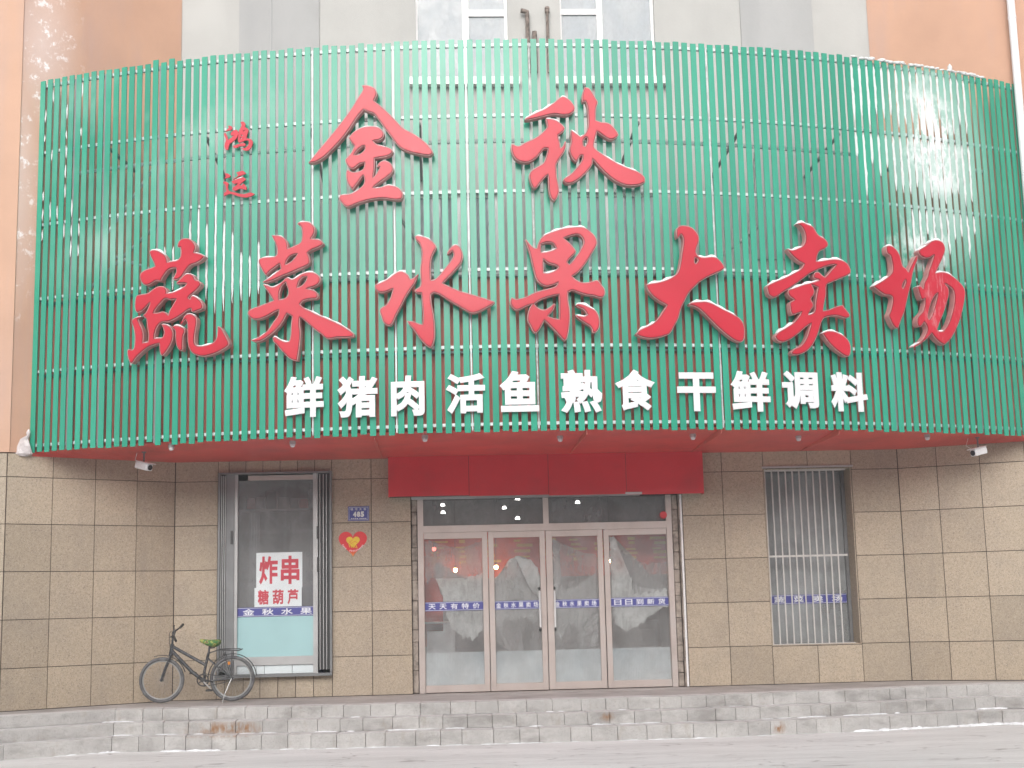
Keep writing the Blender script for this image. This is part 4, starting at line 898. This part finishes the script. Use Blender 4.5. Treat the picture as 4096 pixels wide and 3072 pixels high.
tag(done(bm, 'hanging_cloth', 'banner'), 'dark red cloth hanging behind the left side of the leftmost door leaf', 'cloth')
for (x0, x1, y0, y1, z1, lab, mt) in ((-.25, .18, 19.6, 20.2, 1.36, 'pale box counter inside the shop behind the leftmost door leaf', 'counter'), (2.45, 3.1, 20.2, 20.9, 1.30, 'pale counter inside the shop behind the rightmost door leaf', 'counter'), (-2.15, -1.65, 19.75, 20.2, 2.1, 'bluish crates stacked inside the left shop window', 'lilac'), (4.7, 5.5, 20.0, 20.6, 1.75, 'pale fridge inside the barred window on the right', 'counter')):
    bm = bmesh.new(); bx(bm, x0, x1, y0, y1, .446, z1); bx(bm, x0 - .02, x1 + .02, y0 - .02, y1 + .02, z1, z1 + .03); bx(bm, x0 + .04, x1 - .04, y0 - .006, y0, .55, z1 - .1)
    tag(done(bm, 'counter', mt, bevel=.01), lab, 'counter')
sh = thing('goods_shelf', 'dark shelf with packed goods high inside the left shop window', 'shelf', (-2.2, 19.8, 3.0))
keep(B('board', 'wood', None, (-2.9, -1.55, 19.7, 20.0, 2.98, 3.01)), sh)
x = -2.85
for k in range(9):
    wd_ = random.uniform(.09, .16); keep(B('pack', ['darkmetal', 'banner', 'counter', 'darkmetal', 'foam'][k % 5], None, (x, x + wd_, 19.72, 19.95, 3.011, 3.011 + random.uniform(.12, .27)), bevel=.01), sh); x += wd_ + .01
cu_ = B('backdrop', 'counter', None, *[(-2.66 + i * .035, -2.63 + i * .035, 19.6 + .02 * (i % 2), 19.62 + .02 * (i % 2), 1.7, 2.95) for i in range(4)])  # pale strips added behind the pane to stand in for a reflection
tag(cu_, 'narrow pale strips added inside the left shop window in place of a reflection', 'backdrop')
for k, (x, y0) in enumerate(((348, 428), (350, 473), (720, 445), (800, 390), (800, 508), (1162, 412))):
    q = onY(c6(x, y0), 24.3 - .3 * k); bm = bmesh.new(); tube(bm, [(q.x, q.y, q.z + .04), (q.x, q.y, q.z)], [.025, .04], 12); sp_ = done(bm, 'ceiling_spot', 'spot'); bm = bmesh.new(); tube(bm, [(q.x, q.y, q.z + .04), (q.x, q.y, 3.579)], .005, 5); done(bm, 'cord', 'alu2', sp_)
    tag(sp_, ['upper of the two left lit spots seen through the left transom', 'lower of the two left lit spots seen through the left transom', 'lit spot in the middle of the left transom pane', 'lit spot at the top edge of the left transom pane, near the mullion', 'lit spot low in the left transom pane, near the mullion', 'only lit spot seen through the right transom pane'][k], 'ceiling light', 'lit spots on the shop ceiling')
for k, (x, y0, mt, lab) in enumerate(((670, 798, 'warm', 'bright warm bulb hanging behind the second door leaf from the left'), (425, 815, 'warm', 'warm bulb hanging behind the leftmost door leaf'), (1357, 760, 'warm', 'small warm bulb hanging behind the rightmost door leaf'), (296, 688, 'redlamp', 'small red lamp hanging behind the leftmost door leaf'))):
    q = onY(c6(x, y0), 19.62); bm = bmesh.new(); bmesh.ops.create_icosphere(bm, subdivisions=2, radius=.03 if k != 2 else .02, matrix=Matrix.Translation(q))
    t = thing('hanging_bulb', lab, 'light bulb', (q.x, q.y, q.z), 'bulbs hanging inside the shop'); keep(done(bm, 'bulb', mt, smooth=True), t)
    bm = bmesh.new(); tube(bm, [(q.x, q.y, q.z + .03), (q.x, q.y, 3.575)], .004, 5); tube(bm, [(q.x, q.y, q.z + .025), (q.x, q.y, q.z + .07)], .014, 8); keep(done(bm, 'cord', 'darkmetal'), t)
# ------------------------------------------------------------------ small wall things
def plate():
    bm = bmesh.new(); x0, x1, z0, z1 = -1.258, -.972, 2.782, 2.98; yf = D - .014; bx(bm, x0, x1, yf, D - .001, z0, z1, 0)
    for b in ((x0 + .012, x1 - .012, z1 - .016, z1 - .012), (x0 + .012, x1 - .012, z0 + .012, z0 + .016), (x0 + .012, x0 + .016, z0 + .016, z1 - .016), (x1 - .016, x1 - .012, z0 + .016, z1 - .016)):
        bx(bm, b[0], b[1], yf - .001, yf - .0002, b[2], b[3], 1)
    for i, ch in enumerate('锦河大街'): add_glyph(bm, ch, Vector((x0 + .032 + i * .06, yf - .0003, z1 - .056)), X, Z, N, .036, .032, .001, .01, 1)
    for i, ch in enumerate('485'): add_glyph(bm, ch, Vector((x0 + .068 + i * .052, yf - .0003, z0 + .052)), X, Z, N, .046, .075, .001, .06, 1)
    for i in range(8): bx(bm, x0 + .04 + i * .026 + (.01 if i > 3 else 0), x0 + .058 + i * .026 + (.01 if i > 3 else 0), yf - .001, yf - .0002, z0 + .025, z0 + .036, 1)
    tag(done(bm, 'house_number_plate', ['signblue', 'silverprint'], bevel=0), 'small blue house number plate 485 on the tiles right of the left window', 'number plate')
plate()
def heart(cx, cz, w_, h_, y0, y1):
    P = []
    for i in range(44):
        t = 2 * pi * i / 44; x = 16 * sin(t)**3; z = 13 * cos(t) - 5 * cos(2 * t) - 2 * cos(3 * t) - cos(4 * t)
        P.append((cx + x / 32 * w_, cz + (z + 2.5) / 29 * h_))
    return P
def prism(bm, P, y0, y1, mi=0):
    if area(P) > 0: P = P[::-1]
    a = [bm.verts.new((p[0], y0, p[1])) for p in P]; b = [bm.verts.new((p[0], y1, p[1])) for p in P]
    f = bm.faces.new(a); f.material_index = mi; fb = bm.faces.new(b[::-1]); fb.material_index = mi
    for i in range(len(P)): bm.faces.new((a[i], b[i], b[(i + 1) % len(P)], a[(i + 1) % len(P)])).material_index = mi
    bmesh.ops.triangulate(bm, faces=[f, fb])
bm = bmesh.new(); hx, hz = -1.195, 2.465
prism(bm, heart(hx, hz, .385, .345, 0, 0), D - .010, D - .001, 0)
prism(bm, heart(hx + .002, hz + .025, .185, .155, 0, 0), D - .013, D - .0102, 1)
for k in range(5):       # fingers of the clasped hands
    a0 = Vector((hx - .055 + k * .024, D - .0145, hz - .012 - k * .003)); tube(bm, [a0 + Vector((.0, 0, .012)), a0 + Vector((.016, 0, -.03))], .006, 6, 1)
for A, Bq in (((-.045, 0, .028), (.0, 0, .06)), ((-.045, 0, .028), (-.02, 0, .01)), ((-.02, 0, .01), (.03, 0, .04)), ((.03, 0, .04), (.06, 0, .015))):
    tube(bm, [Vector((hx, D - .0145, hz)) + Vector(A), Vector((hx, D - .0145, hz)) + Vector(Bq)], .0022, 5, 0)
for i in range(16):      # curved line of small white characters
    t = rad(200 + i * 9); 
    if i in (4, 5): continue
    c = Vector((hx + .002 + .145 * cos(t), D - .0105, hz + .035 + .125 * sin(t))); uu = Vector((-sin(t), 0, cos(t))); vv = Vector((-cos(t), 0, -sin(t)))
    [obox(bm, c - uu * .008 + vv * (-.009 + .007 * k), uu, vv, N, .014, .004, .001, 2) for k in range(3)]
tag(done(bm, 'heart_plate', ['heart', 'yellow', 'white']), 'red heart-shaped plate with yellow clasped hands on the tiles below the number plate', 'sign')
# soffit downlights
Tp = cr(0, 0, 2212 / 4096)
lt = ['leftmost of the small white lights under the canopy', 'second small canopy light from the left', 'third small canopy light, above the left end of the red header', 'fourth small canopy light, above the middle of the door', 'fifth small canopy light, above the right end of the red header', 'second last small canopy light, above the barred window', 'rightmost small canopy light, near the right corner']
for k, (x, y0) in enumerate([(370, 967), (632, 960), (918, 948), (1210, 948), (1497, 944), (1725, 947), (2003, 945)]):
    q = onZ(Tp(x, y0), 3.645); t = thing('canopy_light', lt[k], 'ceiling light', (q.x, q.y, q.z), 'small lights under the canopy')
    bm = bmesh.new(); tube(bm, [(q.x, q.y, 3.70), (q.x, q.y, q.z)], .04, 12); keep(done(bm, 'housing', 'alu2'), t)
    bm = bmesh.new(); tube(bm, [(q.x, q.y, q.z + .0), (q.x, q.y, q.z - .02), (q.x, q.y, q.z - .035)], [.03, .032, .018], 12); keep(done(bm, 'bulb', 'white', smooth=True), t)
# surveillance cameras
def cctv(q, yaw, tilt, label):
    t = thing('surveillance_camera', label, 'camera', q, 'surveillance cameras under the canopy')
    Rm = Matrix.Translation(q) @ Matrix.Rotation(yaw, 4, 'Z') @ Matrix.Rotation(tilt, 4, 'X')
    bm = bmesh.new(); bx(bm, -.055, .055, -.12, .11, -.045, .045); bmesh.ops.transform(bm, matrix=Rm, verts=bm.verts); keep(done(bm, 'housing', 'camwhite', bevel=.012), t)
    bm = bmesh.new(); bx(bm, -.065, .065, -.155, .10, .047, .058); bmesh.ops.transform(bm, matrix=Rm, verts=bm.verts); keep(done(bm, 'sunshield', 'camwhite', bevel=.004), t)
    bm = bmesh.new(); tube(bm, [(0, -.1205, 0), (0, -.13, 0)], .036, 14); bmesh.ops.transform(bm, matrix=Rm, verts=bm.verts); keep(done(bm, 'lens', 'lens'), t)
    bm = bmesh.new(); tube(bm, [Vector(q) + Vector((0, .02, .06)), (q[0], q[1] + .02, 3.69)], .012, 8); tube(bm, [(q[0], q[1] + .02, 3.66), (q[0], q[1] + .02, 3.69)], .03, 10); keep(done(bm, 'bracket', 'darkpost', smooth=True), t)
    bm = bmesh.new(); tube(bm, [Vector(q) + Vector((-.06, .09, .04)), Vector(q) + Vector((-.13, .1, .09)), Vector(q) + Vector((-.1, .08, .2)), (q[0] - .03, q[1] + .02, 3.68)], .004, 5); keep(done(bm, 'cable', 'camwhite'), t)
c8 = cr(0, 1700, 2.073); c7 = cr(2800, 1740, 1.5085)
q = onY(c8(1190, 340), 18.15); cctv((q.x, q.y, q.z), rad(55), rad(14), 'white box surveillance camera hanging under the left end of the canopy')
q = onY(c7(1683, 100), 18.2); cctv((q.x, q.y, q.z), rad(-62), rad(12), 'white box surveillance camera hanging under the right end of the canopy')
# plastic bag caught at the left end of the screen
q = arc(S0 + .02, RS + .05); bm = bmesh.new()
n1 = 10; rings = []
for k, (zz, rr_) in enumerate(((3.97, .012), (3.93, .025), (3.9, .018), (3.84, .05), (3.74, .095), (3.66, .10), (3.63, .05))):
    rings.append([bm.verts.new((q.x - .06 * (k > 2) + rr_ * cos(2 * pi * a / n1) * random.uniform(.7, 1.3), q.y + rr_ * .6 * sin(2 * pi * a / n1) * random.uniform(.6, 1.3), zz + random.uniform(-.012, .012))) for a in range(n1)])
for a, b in zip(rings, rings[1:]):
    for k in range(n1): bm.faces.new((a[k], a[(k + 1) % n1], b[(k + 1) % n1], b[k]))
bm.faces.new(rings[-1])
tag(done(bm, 'plastic_bag', 'bag'), 'crumpled greyish plastic bag caught on the lower left corner of the slat screen', 'bag')

# ------------------------------------------------------------------ bicycle
YB = 18.62; bkc = cr(500, 2450, 3.95)
def bk(x, y, dy=0): 
    q = onY(bkc(x, y), YB); q.y += dy; return q
bike = thing('bicycle', 'old dark step-through bicycle with green saddle cover leaning by the left window', 'bicycle', (-3.1, YB, .445))
FWc, RWc = bk(580, 1068), bk(1695, 1040)
zg = .447; rF = FWc.z - zg; rW = RWc.z - zg
def wheel(c, r, steer, parent_name):
    u = Vector((cos(steer), sin(steer), 0))
    ring = lambda rad_, n=40: [c + u * (rad_ * cos(2 * pi * k / n)) + Z * (rad_ * sin(2 * pi * k / n)) for k in range(n)]
    wh = bpy.data.objects.new(parent_name, None)
    bm = bmesh.new(); tube(bm, ring(r - .022), .022, 8, closed=True); ty = keep(done(bm, 'wheel', 'tyre', smooth=True), bike)
    bm = bmesh.new(); tube(bm, ring(r - .05), .010, 6, closed=True); o = done(bm, 'rim', 'chrome', smooth=True); o.parent = ty
    bm = bmesh.new(); ax = Vector((-u.y, u.x, 0))
    for k in range(28):
        a = 2 * pi * k / 28; s_ = .02 * (1 if k % 2 else -1); tube(bm, [c + ax * s_ + u * (.02 * cos(a + 1)) + Z * (.02 * sin(a + 1)), c + u * ((r - .05) * cos(a)) + Z * ((r - .05) * sin(a))], .0011, 4)
    o = done(bm, 'spokes', 'chrome'); o.parent = ty
    bm = bmesh.new(); tube(bm, [c - ax * .045, c + ax * .045], .018, 10); o = done(bm, 'hub', 'bike', smooth=True); o.parent = ty
    return ty
bpy_none = None
wheel(FWc, rF, 0.0, 'wheel'); wheel(RWc, rW, 0.0, 'wheel')
def bp(name, mat, tubes, smooth_=True):
    bm = bmesh.new()
    for pts, r in tubes: tube(bm, pts, r, 8)
    return keep(done(bm, name, mat, smooth=smooth_), bike)
head_t, head_b, bb, st_t = bk(748, 520), bk(722, 640), bk(1255, 1090), bk(1320, 640)
top2 = bk(1275, 830)
bp('frame', 'bike', [([bk(752, 500), bk(715, 690)], .025), ([bk(765, 545), top2], .021), ([bk(745, 610), bk(1050, 930), bb], .024), ([st_t, top2, bk(1255, 930), bb], .018),
    ([bb + Y_ * .03, RWc + Y_ * .06], .010), ([bb - Y_ * .03, RWc - Y_ * .06], .010), ([bk(1300, 720) + Y_ * .03, RWc + Y_ * .06], .009), ([bk(1300, 720) - Y_ * .03, RWc - Y_ * .06], .009)])
crown = bk(712, 715)
bp('fork', 'bike', [([crown + Y_ * .045, crown - Y_ * .045], .014), ([crown + Y_ * .045, bk(640, 880) + Y_ * .05, FWc + Y_ * .05], .012), ([crown - Y_ * .045, bk(640, 880) - Y_ * .05, FWc - Y_ * .05], .012)])
stem = bk(762, 300)
hb = bp('handlebar', 'bike', [([bk(748, 500), stem], .014), ([stem, bk(800, 290)], .016), ([bk(800, 290) + Vector((0, 0, .0)), bk(812, 262) + Y_ * .13, bk(818, 235) + Y_ * .26], .011), ([bk(800, 290), bk(810, 345) - Y_ * .13, bk(830, 385) - Y_ * .25], .011)])
for a, b in ((bk(812, 245) + Y_ * .25, bk(845, 195) + Y_ * .33), (bk(825, 375) - Y_ * .24, bk(880, 440) - Y_ * .33)):
    o = bp('grip', 'black', [([a, b], .017)])
bp('brake_lever', 'darkmetal', [([bk(760, 270) + Y_ * .1, bk(722, 250) + Y_ * .22, bk(722, 205) + Y_ * .26], .007), ([bk(800, 350) - Y_ * .1, bk(760, 385) - Y_ * .2, bk(800, 380) - Y_ * .28], .007), ([bk(735, 290), bk(700, 330), bk(700, 440), bk(720, 620)], .004)])
# saddle with patterned cover
bm = bmesh.new(); secs = [(1185, 440, .024, .022), (1230, 448, .032, .034), (1300, 468, .05, .046), (1370, 478, .08, .056), (1440, 474, .105, .058), (1495, 460, .105, .042), (1515, 452, .06, .02)]
prev = None
for x, y0, hw, hh in secs:
    c = bk(x, y0); ring = [bm.verts.new(c + Y_ * (hw * cos(2 * pi * k / 12)) + Z * (hh * sin(2 * pi * k / 12) * (1 if sin(2 * pi * k / 12) < 0 else .7))) for k in range(12)]
    if prev:
        for k in range(12): bm.faces.new((prev[k], prev[(k + 1) % 12], ring[(k + 1) % 12], ring[k]))
    else: bm.faces.new(ring)
    prev = ring
bm.faces.new(prev[::-1])
g = NG('saddle_cover'); c = g.ramp(g.noise(26, 3, .6), [(.42, (.05, .16, .05)), (.5, (.07, .20, .06)), (.58, (.45, .42, .12)), (.64, (.08, .05, .04))]); g.base(c); g.set(.7); M['saddle'] = g.m
keep(done(bm, 'saddle', 'saddle', smooth=True), bike)
bp('seat_post', 'bike', [([bk(1345, 490), st_t, bk(1310, 660)], .014), ([bk(1370, 500), bk(1410, 560), bk(1350, 560)], .012)])
# mudguards
def guard(c, r, a0, a1, w_=.03):
    bm = bmesh.new(); prev = None
    for k in range(25):
        a = rad(a0 + (a1 - a0) * k / 24); p = c + X * (r * cos(a)) + Z * (r * sin(a)); q_ = c + X * ((r + .008) * cos(a)) + Z * ((r + .008) * sin(a))
        cur = [bm.verts.new(p - Y_ * w_), bm.verts.new(q_ - Y_ * w_ * .6), bm.verts.new(q_ + Y_ * w_ * .6), bm.verts.new(p + Y_ * w_)]
        if prev:
            for j in range(4): bm.faces.new((prev[j], cur[j], cur[(j + 1) % 4], prev[(j + 1) % 4]))
        prev = cur
    keep(done(bm, 'mudguard', 'bike', smooth=True), bike)
guard(FWc, rF + .02, 18, 108); guard(RWc, rW + .02, 5, 175)
# chain case, crank, pedals
bm = bmesh.new(); ch = bk(1240, 1065); tube(bm, [ch - Y_ * .05 + X * (.072 * cos(k * pi / 12)) + Z * (.072 * sin(k * pi / 12)) for k in range(24)], .009, 5, closed=True); [tube(bm, [ch - Y_ * .05, ch - Y_ * .05 + X * (.07 * cos(k * 1.257)) + Z * (.07 * sin(k * 1.257))], .008, 5) for k in range(5)]; tube(bm, [ch - Y_ * .03, ch - Y_ * .058], .03, 12); keep(done(bm, 'chainring', 'darkmetal'), bike)
bp('chain', 'darkmetal', [([bk(1235, 960) - Y_ * .05, bk(1690, 1030) - Y_ * .05], .005), ([bk(1250, 1165) - Y_ * .05, bk(1500, 1120) - Y_ * .05, bk(1690, 1075) - Y_ * .05], .005)])
bp('crank', 'chrome', [([bb - Y_ * .07, bk(1370, 1200) - Y_ * .075], .009), ([bb + Y_ * .06, bk(1080, 945) + Y_ * .06], .009)])
for x, y0, s_ in ((1355, 1222, -1), (1050, 965, 1)):
    c = bk(x, y0) + Y_ * s_ * .12; bm = bmesh.new(); bx(bm, c.x - .042, c.x + .042, c.y - .04, c.y + .04, c.z - .012, c.z + .012); keep(done(bm, 'pedal', 'black', bevel=.004), bike)
# rack with spring clip, stand, rear basket bag stay
rk = bk(1480, 590); rk2 = bk(1800, 600)
bm = bmesh.new(); 
for yy in (-.06, -.02, .02, .06): tube(bm, [rk + Y_ * yy, rk2 + Y_ * yy, bk(1850, 575) + Y_ * yy], .006, 6)
for xx in (1490, 1600, 1710, 1800): tube(bm, [bk(xx, 594) - Y_ * .065, bk(xx, 594) + Y_ * .065], .006, 6)
tube(bm, [bk(1500, 575) - Y_ * .035, bk(1820, 570) - Y_ * .035], .005, 6); tube(bm, [bk(1500, 575) + Y_ * .035, bk(1820, 570) + Y_ * .035], .005, 6)
for s_ in (-1, 1):
    tube(bm, [bk(1700, 600) + Y_ * .07 * s_, RWc + Y_ * .07 * s_], .006, 6); tube(bm, [bk(1560, 600) + Y_ * .07 * s_, RWc + Y_ * .07 * s_], .006, 6)
tube(bm, [rk, bk(1330, 640)], .008, 6); bx(bm, rk.x, rk2.x, YB - .05, YB + .05, rk.z - .012, rk.z - .004)
keep(done(bm, 'luggage_rack', 'bike', smooth=False), bike)
bp('kickstand', 'chrome', [([RWc - Y_ * .07 + X * .0, bk(1650, 1150) - Y_ * .1, bk(1605, 1270) - Y_ * .14], .008), ([bk(1605, 1270) - Y_ * .14, bk(1565, 1415) - Y_ * .16], .006)])
bm = bmesh.new(); c = bk(1648, 800) - Y_ * .03; bx(bm, c.x - .016, c.x + .016, c.y - .006, c.y + .006, c.z - .02, c.z + .02); keep(done(bm, 'reflector', 'orange_r', bevel=.003), bike)

# ------------------------------------------------------------------ street side behind the viewer (seen in the glass)
op = thing('opposite_building', 'plain grey apartment block across the street behind the viewer', 'building', (2, -16, 0))
def keepo(o): return keep(o, op)
keepo(B('wall', 'opp', None, (-45, 48, -24, -16, 0, 11.5)))
bm = bmesh.new()
for fl in range(4):
    for k in range(30): x = -44 + k * 3.1; bx(bm, x, x + 1.5, -16, -15.96, 1.2 + fl * 2.8, 2.7 + fl * 2.8)
keepo(done(bm, 'window_band', 'oppglass'))
P = [(-4.2, 2.6), (-7.8, 2.6)] + [(-6 - 1.8 * cos(pi * k / 16), 4.6 + 1.8 * sin(pi * k / 16)) for k in range(17)]
bm = bmesh.new(); prism(bm, P, -15.95, -15.9); keepo(done(bm, 'arched_window', 'oppglass'))
bm = bmesh.new()
for k in range(5): a_ = pi * k / 4; tube(bm, [(-6, -15.85, 4.6), (-6 + 1.8 * cos(a_), -15.85, 4.6 + 1.8 * sin(a_))], .06, 6)
tube(bm, [(-6 + 1.8 * cos(pi * k / 16), -15.85, 4.6 + 1.8 * sin(pi * k / 16)) for k in range(17)], .08, 6); tube(bm, [(-7.8, -15.85, 4.6), (-7.8, -15.85, 2.6), (-4.2, -15.85, 2.6), (-4.2, -15.85, 4.6)], .08, 6); tube(bm, [(-6, -15.85, 4.6), (-6, -15.85, 2.6)], .06, 6)
keepo(done(bm, 'arched_window_frame', 'upvc'))

# ------------------------------------------------------------------ winter mist
g = NG('mist'); g.t.nodes.remove(g.b); pv = g.n('VolumePrincipled'); pv.inputs['Density'].default_value = HAZE; pv.inputs['Color'].default_value = (.96, .96, .97, 1)
pv.inputs['Anisotropy'].default_value = .2; g.l(pv.outputs[0], g.out.inputs['Volume']); M['mist'] = g.m
bm = bmesh.new(); bx(bm, -85, 85, -75, 75, -1.4, 14.0); o = done(bm, 'haze', 'mist'); o['kind'] = 'stuff'
